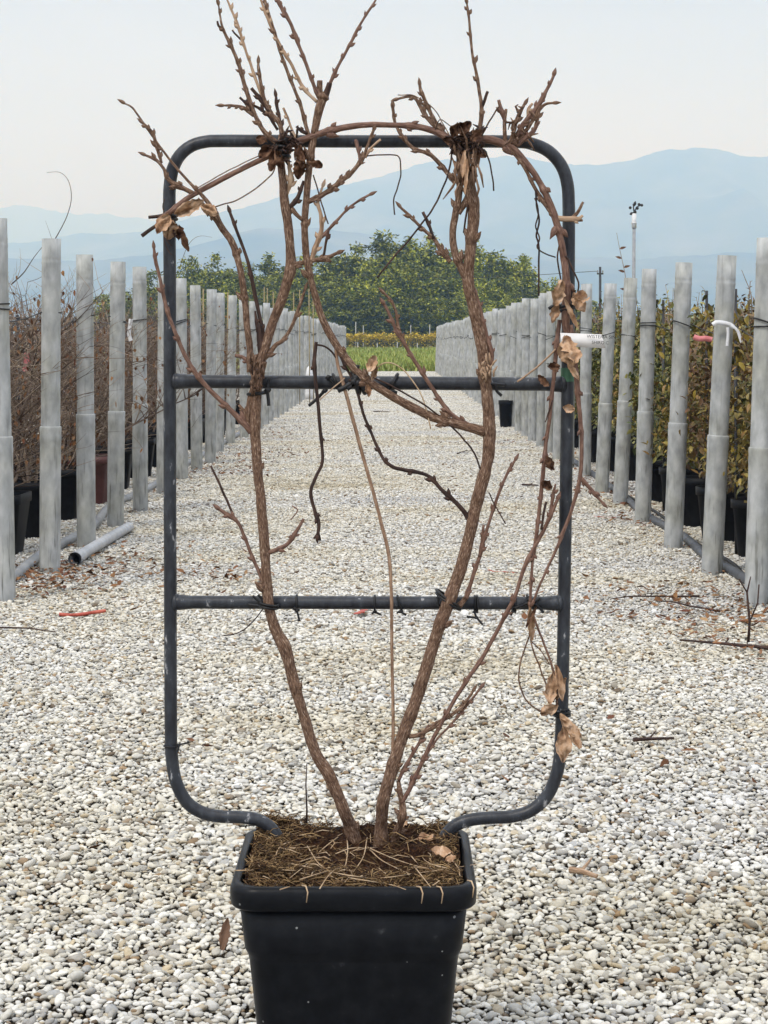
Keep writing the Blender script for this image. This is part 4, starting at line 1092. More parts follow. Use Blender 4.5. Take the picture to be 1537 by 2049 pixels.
# ------------------------------------------------------------------ the climbing vine tied to it
vine = empty('climbing_vine', tuple(P(740, 1705, 2.98)), 'bare leafless climbing vine with two thick stems trained on the iron frame', 'climbing plant')
vr = random.Random(4)
def limb(name, pts, m='bark', dz=-.026, buds=0, knob=.11, sides=10, tipbud=False):
    """pts: (px, py, half width in px[, depth offset])"""
    full = [(p[0], p[1], p[2], (p[3] if len(p) > 3 else dz)) for p in pts]
    cq = catmull(full, 3.2 if full[0][2] > 6 else 4.5)
    v = []; r = []
    sd_ = vr.uniform(0, 50); rmean = sum(p[2] for p in full) / len(full)
    wig = min(1.6, 4.0 / max(1.5, rmean)) * .7
    for i, c in enumerate(cq):
        w1 = wig * mnoise.noise(Vector((i * .22, sd_, 0))); w2 = wig * mnoise.noise(Vector((i * .22, sd_, 9)))
        if i in (0, len(cq) - 1): w1 = w2 = 0
        v.append(P(c[0] + w1, c[1] + w2, Y0 + c[3] + .004 * mnoise.noise(Vector((i * .1, sd_, 4))))); r.append(max(.0005, c[2] * K * (.96 if sides > 10 else (.90 if rmean > 6 else .80))))
    b = MB()
    nodes = []
    if buds:
        s = 1; k = 2
        pos = sorted((q + vr.uniform(.15, .85)) / buds for q in range(buds))
        for q in pos:
            k = int(q * (len(cq) - 5)) + 2
            if 1 < k < len(cq) - 2:
                nodes.append((k, s))
                if vr.random() < .22: nodes.append((min(k + 2, len(cq) - 3), -s))
            s = -s if vr.random() < .8 else s
    for k, s in nodes:
        big = rmean > 9
        for j in range(-5, 6) if big else range(-2, 3):
            if 0 <= k + j < len(r): r[k + j] *= (1.12, 1.11, 1.08, 1.05, 1.03, 1.01)[abs(j)] if big else (1.30, 1.16, 1.05)[abs(j)]
    b.tube(v, r, sides, True, knob if rmean > 3 else knob * .6, sd_)
    for k, s in nodes:
        tg = (v[min(k + 1, len(v) - 1)] - v[k - 1]).normalized()
        sdv = tg.cross(Vector((0, -1, 0))).normalized() * s
        sdv = (sdv + Vector((0, -vr.uniform(0, .7), 0))).normalized()
        br = min(.0052, max(.0025, r[k] * .62)) * vr.uniform(.75, 1.35); ax = (tg * vr.uniform(.9, 2.2) + sdv).normalized()
        b.ell(v[k] + sdv * r[k] * .72 + ax * br * .8, ax, br, br * vr.uniform(1.3, 2.4), 8, 6, vr.uniform(.2, 1.0))
    if tipbud:
        tg = (v[-1] - v[-2]).normalized(); b.ell(v[-1] + tg * .004, tg, max(.003, r[-1] * 1.5), .008, 7, 5, .6)
    return rel(b.build(name, M[m]), vine)
exec_stems = [
 ('stem', [(722, 1722, 15, .0), (712, 1690, 14, -.004), (702, 1655, 13.5, -.01), (688, 1622, 12.5), (670, 1578, 12.5), (656, 1546, 13), (632, 1506, 11.5), (612, 1445, 11), (593, 1382, 11), (579, 1330, 12), (571, 1298, 14), (555, 1266, 12), (542, 1228, 11), (534, 1180, 11), (531, 1120, 10.5), (527, 1060, 10.5), (522, 1000, 10), (515, 930, 10), (511, 870, 11), (512, 800, 12), (514, 765, 11.5), (524, 722, 11)], 'bark'),
 ('stem', [(763, 1722, 18, .0), (763, 1690, 17, -.002), (763, 1650, 13, -.008), (768, 1602, 13), (783, 1545, 13), (803, 1482, 12.5), (826, 1420, 12.5), (846, 1360, 12.5), (864, 1300, 12.5), (884, 1240, 13, -.03), (900, 1198, 13, -.032), (916, 1155, 13.5), (931, 1108, 12.5), (943, 1055, 12.5), (953, 1010, 13), (966, 960, 13), (976, 918, 12.5), (980, 880, 13), (978, 832, 12.5), (974, 785, 12), (970, 745, 13), (966, 700, 12.5), (956, 650, 12), (944, 600, 11.5), (936, 556, 12), (940, 510, 11), (945, 465, 11), (948, 428, 12), (947, 402, 13.5), (942, 383, 11), (937, 350, 7), (930, 310, 6)], 'bark'),
 ('stem', [(782, 1718, 10, .01), (792, 1675, 8, .0), (804, 1640, 7.5), (806, 1612, 7), (800, 1585, 5.5), (797, 1562, 4)], 'bark')]
for nme, pts, m_ in exec_stems: limb(nme, pts, m_, sides=16, knob=.15, buds=4)
L_ = [
 # left stem and its branches
 ([(520, 728, 11), (532, 690, 10.5), (546, 645, 10.5), (562, 605, 11), (574, 566, 11.5), (582, 535, 12.5), (581, 500, 10), (577, 455, 10), (571, 415, 10.5), (567, 372, 9), (563, 335, 8.5), (561, 300, 8), (563, 270, 6)], 'bark', 0),
 ([(503, 865, 9), (494, 853, 8), (470, 829, 7), (440, 800, 6), (412, 772, 6), (388, 742, 6), (368, 706, 5.5), (352, 668, 5), (338, 632, 5), (328, 595, 4.5), (320, 556, 4), (312, 525, 4.5), (308, 496, 3)], 'bark_red', 7),
 ([(501, 745, 9), (500, 700, 8.5), (495, 655, 8), (491, 610, 8), (486, 570, 8.5), (482, 545, 8), (474, 512, 8), (464, 484, 8.5), (447, 458, 7), (428, 424, 6.5), (408, 395, 5), (380, 366, 3.6), (345, 326, 3), (312, 282, 2.6), (283, 240, 2.3), (264, 215, 2.4), (248, 206, 1.5)], 'bark', 6),
 ([(532, 700, 5.5), (524, 656, 5), (515, 612, 5), (507, 572, 5), (500, 540, 4.4), (489, 502, 4), (474, 462, 4), (460, 424, 3.6)], 'bark_dark', 3),
 ([(524, 712, 8), (521, 680, 8), (519, 648, 7)], 'bark_dark', 0),
 ([(516, 665, 4.5), (513, 640, 3.5), (511, 622, 2.5)], 'bark_dark', 1),
 ([(520, 724, 7), (540, 706, 6.5), (552, 690, 5.5), (567, 680, 4.8), (583, 655, 4.2), (596, 622, 4.5), (604, 598, 4), (611, 578, 3)], 'bark', 3),
 ([(519, 775, 6), (506, 742, 5), (494, 722, 4.5), (484, 714, 4), (470, 711, 4.5)], 'bark_red', 2),
 ([(508, 752, 4), (503, 722, 3.5), (497, 700, 2.6)], 'bark_dark', 1),
 ([(498, 858, 7), (496, 835, 6.5), (500, 800, 6), (506, 775, 5)], 'bark', 0),
 ([(496, 835, 4), (486, 820, 3.5), (478, 810, 3.2)], 'bark', 1),
 # long arm crossing to the left pole
 ([(968, 864, 12), (940, 855, 10.5), (905, 846, 10), (862, 833, 10), (815, 810, 9.5), (775, 787, 9), (742, 766, 9), (718, 747, 9, -.03), (692, 716, 8.5), (668, 682, 8.5), (647, 642, 8), (633, 600, 7.5), (622, 560, 7.5), (615, 525, 8), (611, 488, 7.5), (610, 445, 7.5), (613, 400, 7.5), (616, 360, 7.5), (621, 318, 7.5), (626, 285, 8), (632, 250, 8.5), (639, 218, 9.5), (645, 198, 10)], 'bark', 5),
 ([(643, 202, 8), (640, 180, 6.5), (640, 161, 6)], 'bark', 0),
 ([(647, 200, 8), (655, 182, 7), (660, 166, 6)], 'bark_dark', 0),
 ([(656, 180, 4.5), (667, 152, 4), (682, 122, 3.6), (700, 90, 3.4), (716, 58, 3.2), (735, 26, 2.8), (752, 0, 2.4), (760, -14, 2)], 'bark_red', 7),
 ([(638, 196, 4.8), (626, 165, 4.4), (612, 126, 4.2), (597, 88, 4), (582, 48, 4.4), (565, 18, 4.2), (548, -14, 3.6)], 'bark_red', 6),
 ([(634, 204, 4.5), (616, 186, 4), (600, 164, 4), (584, 131, 3.8), (566, 100, 3.5), (550, 70, 3.2), (534, 32, 3), (518, -12, 2.6)], 'bark_pale', 5),
 ([(618, 272, 5), (610, 242, 4.6), (602, 212, 4.2), (590, 180, 4), (576, 146, 4), (563, 110, 3.6), (552, 74, 3.6), (543, 44, 3.4), (534, 14, 3.2), (526, -14, 3)], 'bark', 6),
 ([(616, 268, 4), (604, 262, 3.8), (593, 253, 3)], 'bark_dark', 1),
 # arching cane over the top bar and the black stubs at the left pole
 ([(318, 440, 5.5, -.03), (345, 421, 6, -.034), (380, 394, 6), (430, 366, 6), (480, 340, 6), (530, 316, 6.5), (580, 291, 7), (626, 272, 7.5), (680, 257, 7), (730, 250, 6.5), (780, 250, 6.2), (830, 253, 6.5), (868, 262, 7.5), (895, 276, 9), (912, 298, 9)], 'bark_red', 4),
 ([(345, 424, 4.5), (322, 432, 4.5), (297, 435, 4)], 'bark_dark', 0),
 ([(322, 446, 4.5), (303, 458, 4.6), (284, 472, 5)], 'bark_dark', 0),
 ([(388, 388, 6), (366, 376, 5.5), (348, 368, 5), (335, 356, 5), (328, 338, 4), (312, 320, 3.8), (290, 310, 2.8)], 'bark', 4),
 ([(324, 326, 3), (317, 303, 4), (311, 284, 4), (307, 268, 3.2), (297, 255, 2.6), (286, 246, 2.6)], 'bark', 3),
 ([(395, 398, 5), (418, 422, 4.5), (438, 452, 4), (455, 476, 4), (466, 488, 4)], 'bark', 3),
 # knots at the top of the left stem
 ([(558, 290, 7), (535, 270, 6.5), (518, 246, 5.5), (502, 208, 5.5), (490, 172, 5), (479, 132, 4.5), (464, 95, 4.2), (447, 60, 3.4), (441, 34, 2.4), (437, 8, 1.8)], 'bark', 8),
 ([(447, 60, 3), (437, 52, 3), (435, 42, 2.4)], 'bark_dark', 0),
 ([(566, 288, 6), (560, 248, 5.5), (541, 226, 5.5), (528, 195, 4.2), (521, 160, 4), (517, 132, 3.6), (517, 125, 2.4)], 'bark', 5),
 ([(541, 226, 5), (524, 202, 4.5), (503, 176, 4)], 'bark_dark', 1),
 ([(528, 198, 3.6), (515, 168, 3.6), (498, 118, 3.2), (486, 84, 3.2), (474, 45, 2.8), (458, 8, 2.4), (450, -12, 2)], 'bark_pale', 6),
 ([(486, 84, 2.6), (474, 72, 2.4), (465, 60, 2.2)], 'bark_dark', 0),
 ([(508, 232, 4), (488, 216, 3.4), (470, 212, 3), (446, 211, 2.6)], 'bark', 3),
 ([(503, 222, 3.4), (490, 205, 3), (480, 195, 3)], 'bark_dark', 1),
 ([(556, 260, 3.4), (538, 232, 3), (520, 218, 3.4), (502, 208, 2.8)], 'bark_dark', 3),
 ([(564, 268, 4), (560, 240, 3.4), (554, 210, 4), (552, 192, 3)], 'bark_dark', 3),
 ([(597, 292, 3), (585, 262, 2.8), (575, 235, 2.8), (567, 216, 3)], 'bark_pale', 2),
 # right of the cane
 ([(616, 404, 7), (640, 393, 6.5), (664, 378, 6.2), (684, 361, 6), (704, 345, 5.5), (718, 328, 5), (728, 312, 4), (738, 286, 3.6), (748, 259, 3.8)], 'bark', 6),
 ([(720, 328, 3.8), (718, 306, 3.4), (713, 284, 5), (711, 279, 3)], 'bark_red', 1),
 ([(731, 316, 3.2), (743, 297, 3), (762, 279, 3)], 'bark_pale', 1),
 ([(620, 530, 6), (632, 494, 6), (643, 462, 5.5), (642, 430, 4.6), (636, 404, 3.6), (646, 372, 2.6)], 'bark_pale', 4),
 ([(640, 478, 4), (656, 462, 4), (668, 448, 3.6), (690, 424, 2.8), (718, 402, 2.8), (741, 389, 3)], 'bark_red', 4),
 ([(584, 533, 7), (604, 526, 6), (628, 521, 5.5), (650, 517, 5), (676, 506, 4)], 'bark', 4),
 ([(646, 518, 3.6), (651, 494, 3.2), (658, 457, 3)], 'bark_dark', 1),
 ([(576, 418, 6), (592, 402, 5.5), (600, 385, 4.5), (608, 362, 3.5)], 'bark_dark', 2),
 ([(580, 412, 5), (592, 428, 5), (606, 440, 5)], 'bark', 1),
 ([(573, 392, 4), (582, 360, 5), (578, 330, 3), (580, 305, 2)], 'bark_pale', 3),
 # right stem: fork and shoots
 ([(934, 560, 9), (920, 530, 8.5), (909, 500, 8), (906, 465, 7.5), (911, 430, 7.5), (918, 395, 7.5), (921, 350, 7), (918, 310, 6), (916, 285, 5)], 'bark', 3),
 ([(918, 428, 6), (935, 395, 7.5), (945, 350, 7), (953, 310, 6.5), (959, 265, 5.5), (964, 222, 5), (959, 182, 4.2), (953, 146, 3.8), (945, 105, 3.4), (941, 65, 3.2), (938, 32, 2.8), (934, 5, 2)], 'bark', 8),
 ([(963, 218, 4.2), (970, 200, 3.8), (976, 183, 3.6)], 'bark_dark', 0),
 ([(912, 366, 7), (888, 337, 5.5), (860, 309, 5), (828, 297, 4.6), (806, 274, 4), (791, 246, 3.6), (786, 214, 4)], 'bark', 6),
 ([(902, 524, 6.5), (884, 502, 6), (867, 476, 5), (846, 458, 4), (832, 444, 3.8), (801, 414, 3.2)], 'bark', 5),
 ([(868, 478, 4), (858, 448, 3.8), (846, 424, 3.8)], 'bark_dark', 1),
 ([(978, 738, 5), (985, 712, 5), (976, 680, 5), (966, 640, 5), (957, 604, 4), (953, 588, 3)], 'bark_red', 4),
 ([(950, 858, 8), (922, 842, 6.5), (900, 826, 5.5), (880, 800, 5.2), (862, 772, 5), (844, 744, 5), (826, 716, 5), (811, 690, 5), (796, 666, 4.6), (785, 642, 4.4), (776, 622, 4), (768, 608, 4)], 'bark_red', 6),
 ([(812, 692, 4), (798, 656, 3.6), (793, 626, 3.4), (783, 602, 3.4), (768, 586, 2.8)], 'bark', 4),
 ([(945, 1045, 8), (930, 1026, 6), (913, 1006, 5.5), (886, 982, 5), (864, 958, 4.6), (846, 948, 4.6), (808, 940, 4.8), (786, 934, 4.6), (768, 919, 4), (756, 896, 3.8), (741, 862, 3.6), (728, 831, 3.6), (717, 790, 3.6), (704, 756, 3.4), (688, 728, 3), (678, 704, 2.6)], 'bark_dark', 9),
 ([(932, 1198, 6), (942, 1168, 5), (952, 1136, 4.6), (960, 1112, 4.6), (972, 1066, 4), (988, 1018, 4), (1000, 982, 3.6), (1016, 946, 3.2), (1031, 920, 2.8)], 'bark_red', 6),
 ([(960, 1114, 4), (965, 1080, 3.6), (968, 1050, 3)], 'bark_red', 2),
 ([(918, 1212, 8), (926, 1204, 6), (934, 1194, 5)], 'bark', 0),
 # long thin whips
 ([(786, 1512, 4.2), (787, 1440, 4.2), (785, 1350, 4), (784, 1270, 4), (783, 1180, 4.2), (778, 1110, 4.4), (767, 1062, 4.4), (747, 985, 4.4), (726, 912, 4.4), (705, 834, 4.6), (692, 785, 4.6), (682, 752, 4.4), (674, 716, 4), (671, 680, 3)], 'bark_tan', 0),
 ([(633, 684, 4.2), (629, 720, 5), (631, 760, 4.6), (637, 810, 4.4), (640, 855, 4.2), (645, 900, 4), (644, 928, 4), (632, 955, 4), (622, 984, 4.2), (628, 1016, 4.2), (638, 1048, 4.4), (636, 1072, 4)], 'bark_dark', 3),
 ([(636, 1068, 3.6), (628, 1078, 2.6)], 'bark_dark', 0), ([(637, 1066, 3.4), (641, 1082, 2.4)], 'bark_dark', 0),
 ([(635, 690, 2.6), (650, 693, 2.4), (664, 704, 2.4), (673, 716, 2.4)], 'bark_dark', 0),
 ([(532, 1192, 4.8), (521, 1152, 4.6), (508, 1122, 4.2), (494, 1086, 4), (480, 1052, 4), (468, 1037, 5), (452, 1028, 4.6), (438, 1018, 4)], 'bark_red', 4),
 ([(472, 1042, 3.2), (456, 1006, 3), (440, 970, 3), (422, 932, 2.6)], 'bark_dark', 0),
 ([(534, 1106, 6), (552, 1101, 5.4), (576, 1088, 5), (594, 1062, 4.4), (608, 1038, 3.4)], 'bark_red', 2),
 # low shoots at the right of the pot
 ([(803, 1608, 6), (815, 1588, 5.5), (826, 1566, 5.5), (848, 1518, 5), (872, 1468, 5), (896, 1424, 5), (930, 1368, 5), (964, 1318, 5), (992, 1268, 5), (1016, 1222, 5, -.03), (1032, 1190, 5, -.03), (1050, 1134, 5), (1070, 1094, 5), (1090, 1056, 5), (1106, 1022, 4.5), (1116, 998, 4)], 'bark_red', 8),
 ([(818, 1474, 6), (840, 1470, 4.8), (862, 1457, 5), (884, 1442, 4.8), (908, 1428, 4.6), (926, 1412, 4), (938, 1396, 3.6), (947, 1382, 3)], 'bark', 5),
 ([(816, 1590, 4), (826, 1560, 3.8), (848, 1522, 3.2), (872, 1482, 2.8), (904, 1448, 2.6), (934, 1412, 3), (962, 1376, 2.8)], 'bark_red', 5),
 ([(798, 1562, 4.5), (808, 1540, 4.4), (824, 1512, 4), (842, 1482, 3.5), (852, 1462, 3)], 'bark_red', 4),
 # right arm: over the bar and down the right pole
 ([(940, 288, 9), (962, 279, 9), (985, 281, 9.5), (1010, 290, 9), (1030, 300, 7.5), (1052, 324, 7), (1072, 352, 6.8), (1088, 380, 7), (1102, 412, 8), (1114, 446, 8), (1124, 490, 7.5), (1131, 535, 8), (1134, 575, 9), (1133, 615, 10), (1132, 650, 9), (1136, 668, 7)], 'bark_red', 4),
 ([(1018, 296, 5), (1038, 318, 4.5), (1055, 345, 4.2), (1070, 376, 4.6), (1086, 402, 4.6), (1102, 425, 5)], 'bark', 3),
 ([(1014, 296, 6), (1010, 268, 5), (1010, 240, 4.4), (1013, 218, 3.4)], 'bark', 0),
 ([(1011, 244, 4.2), (1004, 222, 4.4), (998, 200, 4)], 'bark_red', 2),
 ([(1022, 290, 5), (1028, 262, 4.6), (1034, 240, 4.2), (1042, 222, 4), (1050, 208, 3.4)], 'bark', 4),
 ([(1026, 288, 5), (1044, 254, 5), (1062, 230, 5.5), (1078, 210, 5), (1092, 184, 4.2), (1102, 164, 3.4), (1108, 150, 4)], 'bark_red', 5),
 ([(1030, 290, 4.6), (1052, 262, 4.2), (1068, 238, 4), (1080, 218, 4), (1092, 208, 3.6), (1108, 206, 2.6)], 'bark', 4),
 ([(1034, 292, 5), (1052, 276, 4.5), (1068, 262, 4.5), (1078, 244, 4)], 'bark_red', 2),
 ([(1068, 262, 3.6), (1076, 238, 3.6), (1080, 218, 3.2)], 'bark', 2),
 ([(1056, 236, 3.6), (1058, 218, 3.6), (1066, 207, 3)], 'bark_pale', 1),
 ([(902, 278, 6), (884, 262, 5), (866, 234, 4.2), (852, 205, 4.2), (843, 184, 4.2), (840, 170, 3.4)], 'bark', 4),
 ([(876, 258, 5), (858, 240, 4.2), (846, 222, 4.4), (834, 200, 4), (822, 193, 3.6), (796, 198, 3)], 'bark', 4),
 ([(880, 264, 3), (884, 254, 4), (880, 246, 3)], 'bark_dark', 0),
 ([(1112, 436, 7), (1128, 438, 7), (1146, 438, 6.5), (1158, 438, 5), (1166, 431, 3)], 'bark_pale', 1),
 ([(1146, 436, 5), (1158, 422, 4.2), (1167, 404, 3)], 'bark', 0), ([(1150, 441, 4), (1166, 441, 3)], 'bark', 0),
 ([(1142, 650, 6), (1146, 690, 6.5), (1150, 722, 7), (1154, 760, 7), (1157, 800, 6), (1162, 845, 5.4), (1164, 900, 5), (1162, 945, 5), (1158, 970, 5), (1150, 1000, 4.6), (1140, 1032, 4.4), (1125, 1070, 4.4), (1113, 1100, 3.6), (1096, 1136, 3.2), (1080, 1170, 3), (1068, 1202, 3)], 'bark_red', 5),
 ([(1120, 640, 5), (1114, 690, 6), (1110, 740, 5), (1104, 790, 5), (1100, 836, 5), (1093, 880, 4.6), (1090, 915, 5), (1086, 955, 5.5), (1082, 995, 4.6), (1078, 1030, 4.6), (1073, 1075, 5), (1066, 1120, 3.6), (1063, 1165, 3.6), (1061, 1205, 4)], 'bark_red', 8),
 ([(1162, 956, 5), (1176, 972, 4.4), (1190, 988, 3.6), (1206, 1006, 2.6)], 'bark_red', 3),
 ([(1083, 1060, 3), (1088, 1030, 3), (1093, 1004, 3)], 'bark_dark', 0),
 ([(1100, 1040, 3), (1104, 1010, 4), (1108, 985, 3), (1112, 968, 2)], 'bark_red', 2),
]
for pts, m_, bd in L_:
    limb('branch', pts, m_, buds=int(bd * 1.1 + .5), tipbud=(bd >= 3 and pts[-1][1] > 0))
T_ = [([(735, 312), (760, 310), (785, 310), (799, 315), (802, 345), (796, 375), (788, 400), (790, 430)], 1.7, 'bark_dark'),
 ([(905, 290), (900, 335), (888, 374), (868, 414), (842, 450), (812, 488), (785, 518), (755, 556)], 2.3, 'bark_dark'),
 ([(742, 754), (775, 768), (815, 790), (855, 814), (890, 842), (922, 872), (948, 905), (962, 940)], 2.2, 'bark_dark'),
 ([(978, 985), (990, 1010), (1012, 1048)], 1.6, 'bark_dark'),
 ([(752, 738), (772, 726), (800, 734), (824, 760), (842, 788), (853, 820), (862, 858)], 1.6, 'straw'),
 ([(553, 322), (546, 346), (530, 362), (505, 382), (470, 402), (425, 415)], 1.7, 'bark'),
 ([(545, 300), (500, 320), (450, 345), (392, 378)], 1.4, 'bark'),
 ([(627, 350), (637, 385), (648, 420), (657, 448)], 1.7, 'bark_dark'),
 ([(1072, 380), (1074, 410), (1079, 440), (1073, 470), (1078, 496), (1078, 592)], 2.3, 'bark_dark'),
 ([(1070, 396), (1078, 425), (1072, 452), (1080, 478), (1075, 496), (1092, 508), (1112, 515)], 1.8, 'bark_dark'),
 ([(1122, 480), (1116, 515), (1120, 548), (1124, 580)], 2.0, 'bark_dark'),
 ([(1132, 512), (1142, 530), (1154, 556), (1158, 575), (1150, 598)], 2.2, 'bark_dark'),
 ([(1062, 1238), (1058, 1275), (1045, 1312), (1038, 1352), (1048, 1392), (1066, 1414), (1092, 1426)], 2.0, 'bark'),
 ([(1060, 1240), (1064, 1290), (1080, 1335), (1098, 1382), (1108, 1405)], 2.0, 'bark'),
 ([(1066, 1228), (1086, 1282), (1104, 1330), (1114, 1375), (1114, 1410)], 2.8, 'bark_red'),
 ([(1062, 1282), (1082, 1302), (1100, 1330)], 1.5, 'bark'),
 ([(870, 262), (880, 240), (896, 248), (915, 262)], 1.2, 'bark_dark'),
 ([(796, 190), (830, 192), (868, 218), (885, 245), (905, 280)], 1.3, 'bark'),
 ([(964, 272), (978, 245), (998, 214)], 2.0, 'bark_dark'),
 ([(972, 305), (980, 325), (986, 360), (988, 382)], 1.9, 'bark_dark'),
 ([(936, 408), (932, 440), (928, 466)], 2.4, 'bark_dark'),
 ([(1120, 690), (1095, 715), (1070, 738), (1035, 764)], 2.4, 'bark_pale'),
 ([(1106, 800), (1100, 820), (1091, 845)], 1.5, 'bark_dark'),
 ([(330, 398), (326, 415), (332, 440), (326, 462), (333, 480), (344, 492)], 1.3, 'bark_dark'),
 ([(330, 450), (328, 478), (336, 500), (344, 510)], 1.2, 'bark_dark'),
 ([(528, 1216), (505, 1245), (478, 1266), (448, 1272)], 1.5, 'bark_dark'),
 ([(640, 800), (668, 775), (690, 756)], 1.6, 'bark_pale'),
 ([(582, 1040), (590, 1030), (596, 1020), (584, 1012)], 1.6, 'bark_red')]
for pts, r_, m_ in T_:
    limb('tendril', [(x, y, r_) for x, y in pts], m_, dz=-.03, sides=6)

# dried leaves caught in the vine: (px, py of the base, direction in the picture, length px, width px, darkness)
leaves = [(1124, 560, (-.35, -1), 52, 30, 0), (1148, 585, (.35, -.75), 46, 34, 0), (1145, 596, (.5, .0), 36, 28, 0), (1116, 605, (-.3, -1), 42, 22, 0), (1128, 598, (.5, -1), 66, 13, 0), (1130, 672, (.2, -1), 64, 40, 0), (1122, 690, (.5, -.8), 50, 36, 0),
          (1136, 722, (.6, -1), 44, 14, 0), (1120, 735, (-1, .1), 26, 22, 1), (1100, 770, (-.6, .5), 30, 18, 1), (1150, 820, (-.8, .2), 24, 20, 0), (1092, 912, (.4, -.8), 34, 22, 1), (1084, 960, (.6, -.6), 28, 22, 1),
          (1062, 1216, (.05, -1), 72, 22, 0), (1108, 1330, (.25, -1), 74, 20, 0), (1106, 1348, (-.1, -1), 60, 30, 0), (1116, 1410, (-.8, -.5), 40, 30, 0), (1120, 1428, (.55, -1), 78, 26, 0), (1124, 1440, (.7, -.7), 56, 26, 0), (1126, 1452, (.0, -1), 72, 36, 0), (1106, 1400, (.5, .9), 50, 26, 0),
          (345, 440, (-.2, -1), 40, 34, 0), (352, 430, (.8, .4), 66, 34, 0), (402, 412, (.6, -.3), 40, 26, 0), (338, 432, (-.5, -.8), 44, 32, 0), (352, 448, (.5, -1), 60, 16, 1), (356, 452, (.1, -.9), 30, 26, 1),
          (600, 290, (.2, -1), 44, 26, 1), (604, 315, (-.2, -1), 44, 30, 1), (612, 325, (1, -.3), 34, 20, 1), (590, 292, (.5, -.8), 40, 20, 1), (540, 292, (-.5, -.6), 34, 26, 1), (548, 300, (-.1, -1), 42, 20, 1), (560, 302, (.1, -1), 36, 22, 1), (535, 285, (-.8, .3), 24, 20, 1),
          (905, 275, (.3, .8), 32, 24, 1), (918, 268, (.6, .6), 34, 26, 1), (930, 272, (-.4, .9), 30, 24, 1), (942, 280, (.5, .5), 30, 22, 1), (915, 282, (-.8, .1), 30, 22, 1), (930, 300, (-.1, -1), 60, 14, 0), (922, 305, (.1, -1), 76, 12, 1), (940, 305, (-.2, -1), 66, 14, 1), (932, 320, (.0, -1), 70, 10, 0), (950, 295, (.5, -.4), 30, 18, 1),
          (738, 745, (.3, .8), 36, 24, 0), (733, 770, (.2, -1), 24, 14, 0), (752, 728, (-.2, -1), 34, 16, 0), (1076, 1215, (-.6, -1), 46, 10, 1)]
for i, (x, y, d, L, W, dk) in enumerate(leaves):
    b = MB()
    b.crumple(P(x, y, Y0 - .045 + .012 * math.sin(i * 2.3)), (d[0], vr.uniform(-.35, .35), d[1]), (vr.uniform(-.5, .5), -1, vr.uniform(-.2, .4)), L * K, W * K, .38, i * 3.7)
    rel(b.build('dried_leaf', M['dry_leaf_dark' if dk else 'dry_leaf']), vine)
# shredded bark and cut ends where the cane was tied to the upper rung
b = MB()
for k in range(30):
    x = vr.uniform(500, 528); y = vr.uniform(725, 790); L = vr.uniform(8, 30)
    a_ = P(x, y, Y0 - .042 + vr.uniform(-.006, .006)); c_ = P(x + vr.uniform(-6, 6), y - L, Y0 - .046 + vr.uniform(-.008, .006))
    b.tube([a_, (a_ + c_) / 2 + Vector((vr.uniform(-.003, .003), -.003, 0)), c_], [.0013, .0018, .0007], 4)
rel(b.build('shredded_bark', M['bark']), vine)
b = MB()
for k in range(18):
    x = vr.uniform(962, 990); y = vr.uniform(728, 768); L = vr.uniform(8, 24)
    a_ = P(x, y, Y0 - .042 + vr.uniform(-.006, .006)); c_ = P(x + vr.uniform(-10, 10), y - L, Y0 - .046)
    b.tube([a_, (a_ + c_) / 2 + Vector((vr.uniform(-.003, .003), -.003, 0)), c_], [.0015, .002, .0008], 4)
rel(b.build('shredded_bark', M['bark_pale']), vine)

for (xa, xb, ya, yb, n_, L0, L1) in ((548, 596, 268, 312, 44, 8, 26), (906, 968, 262, 300, 60, 8, 26), (912, 958, 300, 385, 40, 20, 60), (1020, 1062, 212, 285, 20, 10, 30)):
    b = MB()
    for k in range(n_):
        x = vr.uniform(xa, xb); y = vr.uniform(ya, yb); L = vr.uniform(L0, L1); an = vr.gauss(0, .9 if L1 < 40 else .22)
        a_ = P(x, y, Y0 - .036 + vr.uniform(-.014, .012)); c_ = P(x + L * math.sin(an), y + L * math.cos(an) * vr.choice((-1, 1)), Y0 - .036 + vr.uniform(-.016, .014))
        b.tube([a_, (a_ + c_) / 2 + Vector((vr.uniform(-.004, .004), -.003, vr.uniform(-.003, .003))), c_], [.0012, .0020, .0007], 4)
    rel(b.build('dry_stalks', M[vr.choice(('bark', 'bark_tan', 'bark_dark')) if L1 < 40 else 'bark_tan']), vine)

# ------------------------------------------------------------------ ties, tape and label on the frame
def tie(cx, cy, rx, ry, ax, label, tails=(), r=2.2, turns=1, Yc=None, tilt=0.0):
    """a loop round a tube whose axis runs 'h' or 'v'; rx, ry in px: half size in the picture; tails: polylines in px"""
    Yc = Y0 if Yc is None else Yc
    b = MB()
    for tn in range(turns):
        loop = []
        for k in range(25):
            a = 2 * math.pi * k / 24
            if ax == 'h':
                p = P(cx + tn * r * 2.2 + tilt * ry * math.sin(a), cy + ry * math.sin(a), Yc) + Vector((0, rx * K * math.cos(a), 0))
            else:
                p = P(cx + rx * math.sin(a), cy + tn * r * 2.2 + tilt * rx * math.sin(a), Yc) + Vector((0, ry * K * math.cos(a), 0))
            loop.append(p)
        b.tube(loop, r * K, 6, False)
    for tl in tails:
        q = [P(x, y, Yc - 17 * K) for x, y in [tuple(v) for v in catmull(tl, 4)]]
        b.tube(q, r * K, 6)
        b.ell(q[0], (1, 0, .3), r * 1.6 * K, r * 2.2 * K, 6, 4)
    tag(b.build('twist_tie', M['tie']), label, 'tie', 'black ties on the iron frame')
tie(594, 1207, 16, 16.5, 'h', 'black tie on the lower rung just right of the thin left stem', [[(594, 1222), (597, 1232), (599, 1243)], [(590, 1218), (600, 1221)]])
tie(750, 1208, 16, 16.5, 'h', 'black tie on the lower rung left of the upright whip', [[(750, 1224), (744, 1228)], [(750, 1224), (762, 1230)]])
